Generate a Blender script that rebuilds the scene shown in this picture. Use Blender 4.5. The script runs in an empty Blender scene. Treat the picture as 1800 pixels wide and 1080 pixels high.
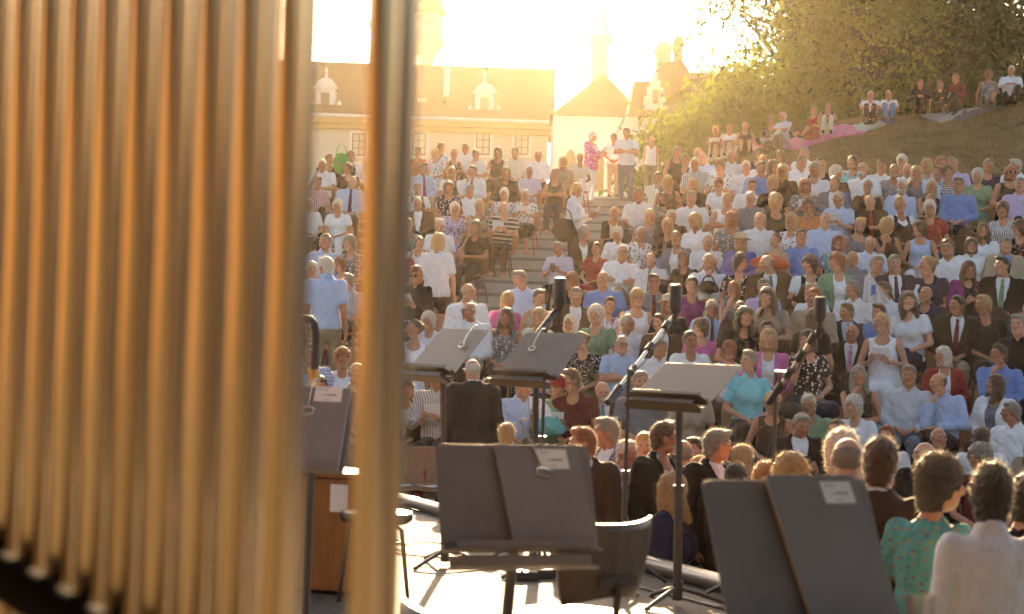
import bpy, math, random
import numpy as np
from mathutils import Matrix, Vector
C = bpy.context.scene.collection
SC = bpy.context.scene
R = math.radians
rng = random.Random(7)

# ---------------------------------------------------------------- camera, sky, sun, exposure
EYE = 2.15
FOC = 3000.0
cam_d = bpy.data.cameras.new('camera'); cam = bpy.data.objects.new('camera', cam_d); C.objects.link(cam)
cam_d.sensor_width = 36; cam_d.lens = 60; cam_d.clip_start = 0.1; cam_d.clip_end = 3000
CAMR = Matrix.Rotation(R(90 + 1.184), 3, 'X') @ Matrix.Rotation(R(1.9), 3, 'Z')
cam.matrix_world = Matrix.Translation((0, 0, EYE)) @ CAMR.to_4x4()
cam_d.dof.use_dof = True; cam_d.dof.focus_distance = 19.5; cam_d.dof.aperture_fstop = 3.7
SC.camera = cam
SUN_EL, SUN_AZ = R(16.0), R(1.6)
W = bpy.data.worlds.new('World'); SC.world = W; W.use_nodes = True
wn = W.node_tree.nodes; wl = W.node_tree.links
sky = wn.new('ShaderNodeTexSky'); sky.sky_type = 'NISHITA'; sky.sun_disc = False
sky.sun_elevation = SUN_EL; sky.sun_rotation = SUN_AZ; sky.dust_density = 3.0; sky.air_density = 0.7; sky.ozone_density = 0.6
tint = wn.new('ShaderNodeMix'); tint.data_type = 'RGBA'; tint.blend_type = 'MULTIPLY'; tint.inputs[0].default_value = 1.0; tint.inputs[7].default_value = (1.0, .905, .77, 1)   # dusty evening sky
wl.new(sky.outputs[0], tint.inputs[6]); wl.new(tint.outputs[2], wn['Background'].inputs[0]); wn['Background'].inputs[1].default_value = 0.07
sun_d = bpy.data.lights.new('sun', 'SUN'); sun = bpy.data.objects.new('sun', sun_d); C.objects.link(sun)
sun_d.energy = 5.0; sun_d.angle = R(0.6); sun_d.color = (1.0, 0.70, 0.38)
sun.rotation_euler = (R(90) - SUN_EL, 0, math.pi - SUN_AZ)
SC.view_settings.view_transform = 'Standard'; SC.view_settings.look = 'None'
SC.view_settings.exposure = 2.8; SC.view_settings.gamma = 1.0
SC.cycles.use_denoising = True
SC.cycles.max_bounces = 6; SC.cycles.diffuse_bounces = 3; SC.cycles.glossy_bounces = 3
SC.cycles.transmission_bounces = 4; SC.cycles.volume_bounces = 0; SC.cycles.transparent_max_bounces = 6
SC.cycles.caustics_reflective = False; SC.cycles.caustics_refractive = False
SC.cycles.use_adaptive_sampling = True; SC.cycles.adaptive_threshold = 0.015

def ray(x, y):
    """direction of a photograph pixel, as (azimuth, tangent of the elevation)"""
    v = CAMR @ Vector(((x - 900) / FOC, (540 - y) / FOC, -1))
    return math.atan2(v.x, v.y), v.z / math.hypot(v.x, v.y)
def at(x, y, d):
    """world point seen at pixel x, y at the horizontal distance d"""
    a, t = ray(x, y)
    return Vector((math.sin(a) * d, math.cos(a) * d, EYE + t * d))
def at_z(x, y, z):
    a, t = ray(x, y)
    d = (z - EYE) / t
    return Vector((math.sin(a) * d, math.cos(a) * d, z))

# ---------------------------------------------------------------- tagging and meshes
def tag(o, label=None, cat=None, group=None, kind=None):
    if label: o['label'] = label
    if cat: o['category'] = cat
    if group: o['group'] = group
    if kind: o['kind'] = kind
    return o
def empty(name, loc=(0, 0, 0), rz=0.0):
    o = bpy.data.objects.new(name, None); C.objects.link(o); o.location = loc; o.rotation_euler = (0, 0, rz)
    o.empty_display_size = 0.1
    return o
def link(name, me, parent=None, loc=(0, 0, 0)):
    o = bpy.data.objects.new(name, me); C.objects.link(o); o.parent = parent; o.location = loc
    return o
def np_mesh(name, V, Q, T=None, smooth=True, attrs=None, mat=None):
    """mesh from numpy arrays: V (n,3), Q quads (m,4), T triangles (k,3)"""
    me = bpy.data.meshes.new(name)
    V = np.asarray(V, np.float32); Q = np.asarray(Q, np.int32).reshape(-1, 4)
    T = np.zeros((0, 3), np.int32) if T is None else np.asarray(T, np.int32).reshape(-1, 3)
    me.vertices.add(len(V)); me.vertices.foreach_set('co', V.ravel())
    nl = Q.size + T.size
    me.loops.add(nl); me.loops.foreach_set('vertex_index', np.concatenate([Q.ravel(), T.ravel()]))
    me.polygons.add(len(Q) + len(T))
    st = np.concatenate([np.arange(len(Q)) * 4, Q.size + np.arange(len(T)) * 3]).astype(np.int32)
    me.polygons.foreach_set('loop_start', st)
    me.polygons.foreach_set('use_smooth', np.full(len(Q) + len(T), smooth))
    me.update(calc_edges=True)
    for k, a in (attrs or {}).items():
        at_ = me.attributes.new(k, 'FLOAT_VECTOR', 'POINT'); at_.data.foreach_set('vector', np.asarray(a, np.float32).ravel())
    if mat: me.materials.append(mat)
    return me

class MB:
    """collects simple solids, then links them as one mesh"""
    def __init__(s): s.v = []; s.f = []
    def add(s, vs, fs):
        b = len(s.v); s.v += [tuple(v) for v in vs]; s.f += [tuple(b + i for i in f) for f in fs]; return s
    def box(s, c, size, M=None):
        M = M or Matrix.Identity(3); c = Vector(c)
        vs = [c + M @ Vector((sx * size[0] / 2, sy * size[1] / 2, sz * size[2] / 2)) for sx in (-1, 1) for sy in (-1, 1) for sz in (-1, 1)]
        return s.add(vs, [(0, 1, 3, 2), (4, 6, 7, 5), (0, 4, 5, 1), (2, 3, 7, 6), (0, 2, 6, 4), (1, 5, 7, 3)])
    def tube(s, pts, r, n=10, caps=True):
        pts = [Vector(p) for p in pts]; rs = r if isinstance(r, (list, tuple)) else [r] * len(pts)
        rings = []; up = None
        for i, p in enumerate(pts):
            t = (pts[min(i + 1, len(pts) - 1)] - pts[max(i - 1, 0)]).normalized()
            if up is None: up = Vector((0, 0, 1)) if abs(t.z) < .9 else Vector((0, 1, 0))
            a = t.cross(up).normalized(); b = a.cross(t).normalized(); up = b
            rings.append([p + (a * math.cos(2 * math.pi * k / n) + b * math.sin(2 * math.pi * k / n)) * rs[i] for k in range(n)])
        vs = [v for q in rings for v in q]; fs = []
        for i in range(len(pts) - 1):
            for k in range(n):
                k2 = (k + 1) % n; fs.append((i * n + k, i * n + k2, (i + 1) * n + k2, (i + 1) * n + k))
        if caps: fs += [tuple(range(n))[::-1], tuple((len(pts) - 1) * n + k for k in range(n))]
        return s.add(vs, fs)
    def lathe(s, prof, c=(0, 0, 0), n=24, M=None):
        c = Vector(c); M = M or Matrix.Identity(3)
        vs = [c + M @ Vector((r * math.cos(2 * math.pi * k / n), r * math.sin(2 * math.pi * k / n), z)) for r, z in prof for k in range(n)]
        fs = []
        for i in range(len(prof) - 1):
            for k in range(n):
                k2 = (k + 1) % n; fs.append((i * n + k, i * n + k2, (i + 1) * n + k2, (i + 1) * n + k))
        if prof[0][0] > 1e-6: fs.append(tuple(range(n))[::-1])
        if prof[-1][0] > 1e-6: fs.append(tuple((len(prof) - 1) * n + k for k in range(n)))
        return s.add(vs, fs)
    def prism(s, poly, o, ux, uy, un):
        """polygon (2-D) in the plane o + a ux + b uy, extruded by the vector un"""
        o, ux, uy, un = Vector(o), Vector(ux), Vector(uy), Vector(un); n = len(poly)
        lo = [o + ux * a + uy * b for a, b in poly]; hi = [p + un for p in lo]
        fs = [tuple(range(n))[::-1], tuple(range(n, 2 * n))] + [(k, (k + 1) % n, n + (k + 1) % n, n + k) for k in range(n)]
        return s.add(lo + hi, fs)
    def build(s, name, mat, parent=None, smooth=False, loc=(0, 0, 0), bevel=0):
        me = bpy.data.meshes.new(name); me.from_pydata(s.v, [], s.f); me.materials.append(mat)
        import bmesh
        bm = bmesh.new(); bm.from_mesh(me); bmesh.ops.recalc_face_normals(bm, faces=bm.faces); bm.to_mesh(me); bm.free()
        if smooth: me.shade_smooth() if hasattr(me, 'shade_smooth') else None
        o = link(name, me, parent, loc)
        if smooth:
            me.set_sharp_from_angle(angle=R(40))
        if bevel:
            b = o.modifiers.new('bevel', 'BEVEL'); b.width = bevel; b.segments = 2; b.limit_method = 'ANGLE'
        return o
def rr(w, h, r, n=4):
    """rounded rectangle centred on x, from y=0 up to h"""
    out = []
    for cx, cy, a0 in ((w / 2 - r, r, -90), (w / 2 - r, h - r, 0), (-w / 2 + r, h - r, 90), (-w / 2 + r, r, 180)):
        for k in range(n + 1):
            a = R(a0 + 90 * k / n); out.append((cx + r * math.cos(a), cy + r * math.sin(a)))
    return out

# ---------------------------------------------------------------- materials
class NT:
    def __init__(s, name):
        s.m = bpy.data.materials.new(name); s.m.use_nodes = True; s.t = s.m.node_tree; s.n = s.t.nodes; s.l = s.t.links
        s.b = s.n['Principled BSDF']; s.out = s.n['Material Output']
    def node(s, typ, **kw):
        n = s.n.new(typ)
        for k, v in kw.items(): setattr(n, k, v)
        return n
    def put(s, sock, v):
        if hasattr(v, 'links') or hasattr(v, 'is_linked'): s.l.new(v, sock)
        else: sock.default_value = v
    def math(s, op, a, b=0.0, c=None, clamp=False):
        n = s.node('ShaderNodeMath', operation=op, use_clamp=clamp); s.put(n.inputs[0], a); s.put(n.inputs[1], b)
        if c is not None: s.put(n.inputs[2], c)
        return n.outputs[0]
    def mix(s, f, a, b, typ='MIX'):
        n = s.node('ShaderNodeMix', data_type='RGBA', blend_type=typ); s.put(n.inputs[0], f)
        for sock, v in ((n.inputs[6], a), (n.inputs[7], b)):
            if isinstance(v, (tuple, list)) and len(v) == 3: v = (*v, 1)
            s.put(sock, v)
        return n.outputs[2]
    def ramp(s, f, stops):
        n = s.node('ShaderNodeValToRGB'); s.put(n.inputs[0], f); e = n.color_ramp.elements
        while len(e) < len(stops): e.new(.5)
        for el, (p, c) in zip(e, stops): el.position = p; el.color = (*c, 1)
        return n.outputs[0]
    def noise(s, vec, scale, detail=4, rough=.6):
        n = s.node('ShaderNodeTexNoise'); s.put(n.inputs['Vector'], vec); n.inputs['Scale'].default_value = scale
        n.inputs['Detail'].default_value = detail; n.inputs['Roughness'].default_value = rough
        return n.outputs[0]
    def bump(s, h, strength=.3, dist=.01):
        n = s.node('ShaderNodeBump'); s.put(n.inputs['Height'], h); n.inputs['Strength'].default_value = strength
        n.inputs['Distance'].default_value = dist; s.l.new(n.outputs[0], s.b.inputs['Normal'])
    def obj(s):
        return s.node('ShaderNodeTexCoord').outputs['Object']
    def scaled(s, vec, sc):
        n = s.node('ShaderNodeMapping'); s.put(n.inputs[0], vec); n.inputs['Scale'].default_value = sc; return n.outputs[0]
    def xyz(s, v):
        n = s.node('ShaderNodeSeparateXYZ'); s.put(n.inputs[0], v); return n.outputs
    def ocol(s):
        return s.node('ShaderNodeObjectInfo').outputs['Color']
    def c2(s):
        return s.node('ShaderNodeAttribute', attribute_type='OBJECT', attribute_name='c2').outputs['Color']
    def base(s, c, rough=.6, metal=0, spec=.5):
        if isinstance(c, (tuple, list)) and len(c) == 3: c = (*c, 1)
        s.put(s.b.inputs['Base Color'], c); s.put(s.b.inputs['Roughness'], rough); s.b.inputs['Metallic'].default_value = metal
        s.b.inputs['Specular IOR Level'].default_value = spec; return s

def mat(name, c, rough=.6, metal=0, spec=.5, var=.12, scale=8, bump=0.0, bscale=40, scl=None):
    """plain procedural surface: colour with a soft mottling and a fine bump"""
    t = NT(name); v = t.obj()
    if scl: v = t.scaled(v, scl)
    n = t.noise(v, scale, 5)
    col = t.ramp(n, [(.3, tuple(x * (1 - var) for x in c)), (.7, tuple(min(1, x * (1 + var)) for x in c))])
    t.base(col, t.math('MULTIPLY_ADD', n, .25, rough - .12), metal, spec)
    if bump: t.bump(t.noise(v, bscale, 4), bump, .01)
    return t.m

def skin_mat():
    t = NT('skin'); tone = t.ocol()
    hp = t.node('ShaderNodeAttribute', attribute_name='hp').outputs['Vector']
    x, y, z = t.xyz(hp)
    ax = t.math('ABSOLUTE', x)
    front = t.math('LESS_THAN', y, -.045)
    def ell(cx, cz, rx, rz, soft=.35):
        a = t.math('DIVIDE', t.math('SUBTRACT', ax, cx), rx); b = t.math('DIVIDE', t.math('SUBTRACT', z, cz), rz)
        d = t.math('SQRT', t.math('ADD', t.math('MULTIPLY', a, a), t.math('MULTIPLY', b, b)))
        n = t.node('ShaderNodeMapRange', interpolation_type='SMOOTHSTEP'); t.put(n.inputs[0], d)
        n.inputs[1].default_value = 1 + soft; n.inputs[2].default_value = 1 - soft; n.inputs[3].default_value = 0; n.inputs[4].default_value = 1
        return t.math('MULTIPLY', n.outputs[0], front)
    sp = t.noise(hp, 25, 4)
    col = t.mix(.5, tone, t.mix(1.0, tone, t.ramp(sp, [(.3, (.88, .82, .8)), (.7, (1.06, 1.03, 1.0))]), 'MULTIPLY'))
    red = t.mix(1.0, tone, (1.0, .70, .64), 'MULTIPLY')
    col = t.mix(t.math('MULTIPLY', ell(.045, -.030, .026, .022, .8), .35), col, red)
    col = t.mix(t.math('MULTIPLY', ell(0, -.018, .016, .012, .7), .3), col, red)
    col = t.mix(t.math('MULTIPLY', ell(0, -.0555, .023, .0075), .7), col, t.mix(1.0, tone, (.80, .42, .38), 'MULTIPLY'))
    col = t.mix(t.math('MULTIPLY', ell(0, -.0555, .025, .0022, .6), .85), col, (.06, .025, .02))
    col = t.mix(t.math('MULTIPLY', ell(.007, -.031, .004, .0025, .6), .7), col, (.08, .03, .02))
    hairc = t.c2()
    col = t.mix(t.math('MULTIPLY', ell(.0315, .0085, .0175, .0085, .5), .5), col, t.mix(1.0, tone, (.55, .42, .38), 'MULTIPLY'))  # eye sockets darkened in the colour, standing in for shade
    col = t.mix(ell(.0315, .0065, .0118, .0042), col, (.42, .39, .36))
    col = t.mix(ell(.0315, .0068, .0048, .0046), col, (.03, .02, .015))
    col = t.mix(t.math('MULTIPLY', ell(.0315, .0108, .0135, .002), .9), col, (.04, .025, .018))
    col = t.mix(t.math('MULTIPLY', ell(.032, .0285, .0175, .0036, .6), .7), col, t.mix(.35, hairc, (.1, .06, .04)))
    t.base(col, .55, 0, .4)
    t.b.inputs['Sheen Weight'].default_value = .3; t.b.inputs['Sheen Roughness'].default_value = .4
    t.bump(t.noise(hp, 180, 3), .12, .004)
    return t.m

def cloth_mat(name, kind):
    t = NT('cloth_' + name); v = t.obj(); a = t.ocol(); b = t.c2()
    x, y, z = t.xyz(v)
    n = t.noise(v, 14, 4)
    if kind in ('plain', 'suit'): col = a
    elif kind == 'h':
        col = t.mix(t.math('GREATER_THAN', t.math('SINE', t.math('MULTIPLY', z, 85)), .25), a, b)
    elif kind == 'v':
        col = t.mix(t.math('GREATER_THAN', t.math('SINE', t.math('MULTIPLY', t.math('ADD', x, t.math('MULTIPLY', y, .6)), 260)), .35), a, b)
    elif kind == 'k':
        fx = t.math('GREATER_THAN', t.math('SINE', t.math('MULTIPLY', t.math('ADD', x, t.math('MULTIPLY', y, .5)), 170)), .1)
        fz = t.math('GREATER_THAN', t.math('SINE', t.math('MULTIPLY', z, 170)), .1)
        col = t.mix(t.math('MULTIPLY', t.math('ADD', fx, fz), .45), a, b)
    elif kind in 'fd':
        w = t.node('ShaderNodeTexVoronoi'); t.put(w.inputs['Vector'], v); w.inputs['Scale'].default_value = 22 if kind == 'f' else 45
        wob = t.noise(v, 40, 2)
        d = t.math('ADD', w.outputs['Distance'], t.math('MULTIPLY', wob, .35))
        hue = w.outputs['Color']
        m = t.math('LESS_THAN', d, .56 if kind == 'f' else .5)
        pick = t.math('GREATER_THAN', t.xyz(hue)[0], .45)
        alt = t.mix(pick, b, t.mix(.6, b, t.mix(1.0, hue, (.5, .35, .3), 'MULTIPLY')))
        col = t.mix(m, a, alt)
    elif kind == 'm':          # winged motifs scattered over a dress
        w = t.node('ShaderNodeTexVoronoi'); t.put(w.inputs['Vector'], v); w.inputs['Scale'].default_value = 24
        loc = t.node('ShaderNodeVectorMath', operation='SUBTRACT'); t.put(loc.inputs[0], v); t.put(loc.inputs[1], w.outputs['Position'])
        lx, ly, lz = t.xyz(loc.outputs[0])
        hx = t.xyz(w.outputs['Color'])
        r1 = t.math('ABSOLUTE', t.math('ADD', lx, t.math('MULTIPLY', lz, .5)))
        wing = t.math('LESS_THAN', t.math('ADD', t.math('MULTIPLY', t.math('ABSOLUTE', t.math('SUBTRACT', lz, t.math('MULTIPLY', r1, .55))), 1.5), t.math('MULTIPLY', r1, .55)), .0085)
        pal = t.ramp(hx[0], [(.0, (.28, .05, .07)), (.3, (.42, .34, .05)), (.5, (.1, .3, .12)), (.72, (.45, .16, .05))])
        pal.node.color_ramp.interpolation = 'CONSTANT'
        col = t.mix(wing, t.mix(t.math('MULTIPLY', n, .35), a, (.05, .32, .26)), pal)
    col = t.mix(.5, col, t.mix(1.0, col, t.ramp(n, [(.3, (.8, .8, .8)), (.7, (1.1, 1.1, 1.1))]), 'MULTIPLY'))
    t.base(col, .85, 0, .25)
    t.b.inputs['Sheen Weight'].default_value = .05 if kind == 'suit' else .25; t.b.inputs['Sheen Roughness'].default_value = .35
    wv = t.node('ShaderNodeTexWave', wave_type='BANDS', bands_direction='DIAGONAL'); t.put(wv.inputs['Vector'], v); wv.inputs['Scale'].default_value = 4.5; wv.inputs['Distortion'].default_value = 9; wv.inputs['Detail'].default_value = 2.5; wv.inputs['Detail Scale'].default_value = 1.4
    fold = t.math('ADD', t.math('MULTIPLY_ADD', wv.outputs[1], .30, t.noise(t.scaled(v, (9, 9, 5)), 1.6, 3, .5)), t.math('MULTIPLY', t.noise(v, 350, 2), .04))
    t.bump(fold, .25 if kind == 'suit' else .5, .045)
    # thin summer cloth lets some of the low sun through
    tr = t.node('ShaderNodeBsdfTranslucent'); t.put(tr.inputs[0], col)
    mx = t.node('ShaderNodeMixShader'); mx.inputs[0].default_value = .18
    t.l.new(t.b.outputs[0], mx.inputs[1]); t.l.new(tr.outputs[0], mx.inputs[2]); t.l.new(mx.outputs[0], t.out.inputs[0])
    return t.m

def hair_mat():
    t = NT('hair_strands'); v = t.obj(); a = t.ocol()
    n = t.noise(t.scaled(v, (1, 1, .22)), 160, 3)
    n2 = t.noise(v, 18, 3)
    col = t.mix(1.0, a, t.ramp(n, [(.32, (.38, .36, .33)), (.68, (1.35, 1.3, 1.22))]), 'MULTIPLY')
    col = t.mix(t.math('MULTIPLY', n2, .35), col, t.mix(1.0, a, (1.25, 1.1, .9), 'MULTIPLY'))
    t.base(col, .42, 0, .45); t.b.inputs['Sheen Weight'].default_value = .9; t.b.inputs['Sheen Roughness'].default_value = .3; t.put(t.b.inputs['Sheen Tint'], t.mix(.5, col, (1, .95, .85)))
    t.bump(n, .7, .008)
    tr = t.node('ShaderNodeBsdfTranslucent'); t.put(tr.inputs[0], t.mix(.5, col, (1, .9, .7)))
    mx = t.node('ShaderNodeMixShader'); mx.inputs[0].default_value = .30
    t.l.new(t.b.outputs[0], mx.inputs[1]); t.l.new(tr.outputs[0], mx.inputs[2]); t.l.new(mx.outputs[0], t.out.inputs[0])
    return t.m

M = {}
M['skin'] = skin_mat(); M['hair'] = hair_mat()
for nm, kd in (('plain', 'plain'), ('suit', 'suit'), ('striped', 'h'), ('fine_striped', 'v'), ('checked', 'k'), ('floral', 'f'), ('dotted', 'd'), ('winged', 'm')):
    M[nm] = cloth_mat(nm, kd)
PAT = {'': 'plain', 'h': 'striped', 'v': 'fine_striped', 'k': 'checked', 'f': 'floral', 'd': 'dotted', 'm': 'winged'}
M['black_plastic'] = mat('black_plastic', (.02, .018, .017), .4, 0, .5)
M['lens_dark'] = mat('dark_lens', (.012, .01, .01), .12, 0, .6)
M['glasses_frame'] = mat('glasses_frame', (.06, .04, .03), .35)
M['straw'] = mat('straw', (.5, .4, .24), .8, bump=.5, bscale=120)
M['paper'] = mat('paper', (.88, .87, .85), .7, var=.04)
M['paper_print'] = mat('printed_ink', (.38, .37, .38), .7)
M['shoe'] = mat('shoe_leather', (.03, .022, .018), .4)
M['green_cloth'] = mat('green_cloth', (.06, .3, .05), .8)

# ---------------------------------------------------------------- implicit surfaces -> quad meshes (surface nets)
def axis(*segs):
    out = [segs[0][0]]
    for a, b, h in segs:
        n = max(1, int(round((b - a) / h)))
        out += [a + (b - a) * (k + 1) / n for k in range(n)]
    return np.array(out)
class Field:
    def __init__(s, xs, ys, zs):
        s.xs, s.ys, s.zs = xs, ys, zs; s.F = np.full((len(xs), len(ys), len(zs)), .5)
    def block(s, lo, hi):
        r = []
        for a, l, h in ((s.xs, lo[0], hi[0]), (s.ys, lo[1], hi[1]), (s.zs, lo[2], hi[2])):
            i0 = max(0, int(np.searchsorted(a, l)) - 1); i1 = min(len(a), int(np.searchsorted(a, h)) + 1)
            if i1 <= i0: return None
            r.append(slice(i0, i1))
        return tuple(r)
    def grid(s, b):
        return s.xs[b[0]][:, None, None], s.ys[b[1]][None, :, None], s.zs[b[2]][None, None, :]
    def put(s, b, d, k, op):
        F = s.F[b]
        if op == 'u':
            if k > 0:
                h = np.clip(.5 + .5 * (d - F) / k, 0, 1); s.F[b] = d * (1 - h) + F * h - k * h * (1 - h)
            else: s.F[b] = np.minimum(F, d)
        else: 
            d = -d
            if k > 0:
                h = np.clip(.5 - .5 * (d - F) / k, 0, 1); s.F[b] = d * (1 - h) + F * h + k * h * (1 - h)
            else: s.F[b] = np.maximum(F, d)
    def cone(s, a, b, ra, rb, k=.02, sc=(1, 1, 1), op='u', clip=None, clipa=None):
        """capsule from a (radius ra) to b (rb); sc stretches its section; clip cuts it flat at b"""
        a = np.array(a, float); b = np.array(b, float); rm = max(ra, rb); m = k + .05
        sc = np.array(sc, float)
        lo = np.minimum(a, b) - rm * sc - m; hi = np.maximum(a, b) + rm * sc + m
        bl = s.block(lo, hi)
        if bl is None: return s
        X, Y, Z = s.grid(bl); c0 = (a + b) / 2
        P = [(X - c0[0]) / sc[0], (Y - c0[1]) / sc[1], (Z - c0[2]) / sc[2]]
        A = (a - c0) / sc; B = (b - c0) / sc; ab = B - A; L = max(1e-9, ab @ ab)
        t = np.clip(((P[0] - A[0]) * ab[0] + (P[1] - A[1]) * ab[1] + (P[2] - A[2]) * ab[2]) / L, 0, 1)
        d = np.sqrt((P[0] - A[0] - t * ab[0]) ** 2 + (P[1] - A[1] - t * ab[1]) ** 2 + (P[2] - A[2] - t * ab[2]) ** 2) - (ra + (rb - ra) * t)
        d = d * sc.min() if sc.min() < 1 else d
        if clip or clipa:
            n = (b - a) / np.linalg.norm(b - a)
            if clip: d = np.maximum(d, (X - b[0]) * n[0] + (Y - b[1]) * n[1] + (Z - b[2]) * n[2])
            if clipa: d = np.maximum(d, -((X - a[0]) * n[0] + (Y - a[1]) * n[1] + (Z - a[2]) * n[2]))
        s.put(bl, d, k, op); return s
    def ell(s, c, r, k=.02, op='u', M=None):
        c = np.array(c, float); r = np.array(r, float); m = k + .04
        rr_ = r if M is None else np.full(3, r.max())
        bl = s.block(c - rr_ - m, c + rr_ + m)
        if bl is None: return s
        X, Y, Z = s.grid(bl); X, Y, Z = X - c[0], Y - c[1], Z - c[2]
        if M is not None:
            X, Y, Z = (M[0][0] * X + M[0][1] * Y + M[0][2] * Z, M[1][0] * X + M[1][1] * Y + M[1][2] * Z, M[2][0] * X + M[2][1] * Y + M[2][2] * Z)
        k0 = np.sqrt((X / r[0]) ** 2 + (Y / r[1]) ** 2 + (Z / r[2]) ** 2)
        k1 = np.sqrt((X / r[0] ** 2) ** 2 + (Y / r[1] ** 2) ** 2 + (Z / r[2] ** 2) ** 2)
        s.put(bl, k0 * (k0 - 1) / np.maximum(k1, 1e-6), k, op); return s
    def fn(s, f, lo=(-9, -9, -9), hi=(9, 9, 9), k=0, op='s'):
        bl = s.block(lo, hi)
        if bl is None: return s
        s.put(bl, f(*s.grid(bl)) + 0 * s.F[bl], k, op); return s
    def wrinkle(s, amp, f, seed=0, fine=True):
        X, Y, Z = s.xs[:, None, None], s.ys[None, :, None], s.zs[None, None, :]
        s.F += amp * (np.sin(f * X + 1.3 * np.sin(f * .7 * Z + seed) + seed) * np.sin(f * .8 * Y + .9 * np.sin(f * .6 * X + 2 + seed)) + .6 * np.sin(f * 1.3 * Z + 1.7 * np.sin(f * .9 * X + seed * 2)))
        if fine:
            g = f * 2.7; s.F += amp * .55 * np.sin(g * X + 1.5 * np.sin(g * .6 * Z + seed)) * np.sin(g * .7 * Z + 1.2 * np.sin(g * .8 * Y + seed))
        return s
    def mesh(s):
        F = s.F; S = F < 0; nx, ny, nz = F.shape
        def cn(i, j, k): return np.s_[i:nx - 1 + i, j:ny - 1 + j, k:nz - 1 + k]
        cnt = np.zeros((nx - 1, ny - 1, nz - 1), np.int8)
        for i in (0, 1):
            for j in (0, 1):
                for k in (0, 1): cnt += S[cn(i, j, k)]
        act = (cnt > 0) & (cnt < 8)
        I = np.argwhere(act); n = len(I); idx = np.full(act.shape, -1, np.int64); idx[act] = np.arange(n)
        acc = np.zeros((n, 3)); num = np.zeros(n); ax = (s.xs, s.ys, s.zs)
        corners = [(i, j, k) for i in (0, 1) for j in (0, 1) for k in (0, 1)]
        for c0 in corners:
            for a in range(3):
                if c0[a]: continue
                c1 = list(c0); c1[a] = 1
                p = I + np.array(c0); q = I + np.array(c1)
                f0 = F[p[:, 0], p[:, 1], p[:, 2]]; f1 = F[q[:, 0], q[:, 1], q[:, 2]]
                mk = (f0 < 0) != (f1 < 0)
                t = np.where(mk, f0 / np.where(mk, f0 - f1, 1), 0)
                for d in range(3):
                    v0 = ax[d][p[:, d]]; v1 = ax[d][q[:, d]]
                    acc[:, d] += np.where(mk, v0 + t * (v1 - v0), 0)
                num += mk
        V = acc / num[:, None]
        Qs = []
        for a in range(3):
            b, c = (a + 1) % 3, (a + 2) % 3
            sl0 = [slice(None)] * 3; sl1 = [slice(None)] * 3
            sl0[a] = slice(0, -1); sl1[a] = slice(1, None)
            for d in (b, c): sl0[d] = slice(1, -1); sl1[d] = slice(1, -1)
            s0 = S[tuple(sl0)]; s1 = S[tuple(sl1)]
            E = np.argwhere(s0 != s1); 
            if not len(E): continue
            inside = s0[E[:, 0], E[:, 1], E[:, 2]]
            base = E.copy(); base[:, b] += 1; base[:, c] += 1
            def cell(db, dc):
                g = base.copy(); g[:, b] -= db; g[:, c] -= dc; return idx[g[:, 0], g[:, 1], g[:, 2]]
            q = np.stack([cell(1, 1), cell(0, 1), cell(0, 0), cell(1, 0)], 1)
            q[~inside] = q[~inside][:, ::-1]
            Qs.append(q)
        return V, np.concatenate(Qs)

# ---------------------------------------------------------------- the figure: joints for every pose
LODS = {0: (.0065, .017), 1: (.0085, .022), 2: (.0125, .03)}
UP = {'s': .53, 't': .93, 'g': .12}                  # hip height: seated on a chair, standing, seated on the ground
def legs_of(legs, hz):
    out = []
    for s in (-1, 1):
        if legs == 's':   J = [(.085 * s, 0, .53), (.10 * s, -.43, .515), (.105 * s, -.40, .09), (.115 * s, -.55, .045)]
        elif legs == 'x': J = ([(-.085, 0, .53), (-.02, -.44, .535), (-.03, -.42, .09), (-.04, -.57, .045)] if s < 0 else
                               [(.085, 0, .55), (.0, -.42, .655), (-.13, -.50, .29), (-.17, -.64, .26)])
        elif legs == 't': J = [(.09 * s, 0, .93), (.10 * s, -.015, .50), (.105 * s, .03, .09), (.125 * s, -.13, .04)]
        elif legs == 'w': J = ([(-.09, 0, .93), (-.10, -.16, .52), (-.10, -.14, .09), (-.11, -.30, .045)] if s < 0 else
                               [(.09, 0, .93), (.10, .04, .50), (.10, .26, .15), (.11, .13, .05)])
        elif legs == 'g': J = [(.085 * s, 0, .11), (.10 * s, -.36, .46), (.105 * s, -.58, .09), (.115 * s, -.73, .05)]
        elif legs == 'e': J = ([(-.085, 0, .11), (-.12, -.43, .16), (-.10, -.86, .08), (-.10, -.93, .15)] if s < 0 else
                               [(.085, 0, .11), (.16, -.36, .36), (.10, -.66, .08), (.08, -.8, .045)])
        out.append(J)
    return out
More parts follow.
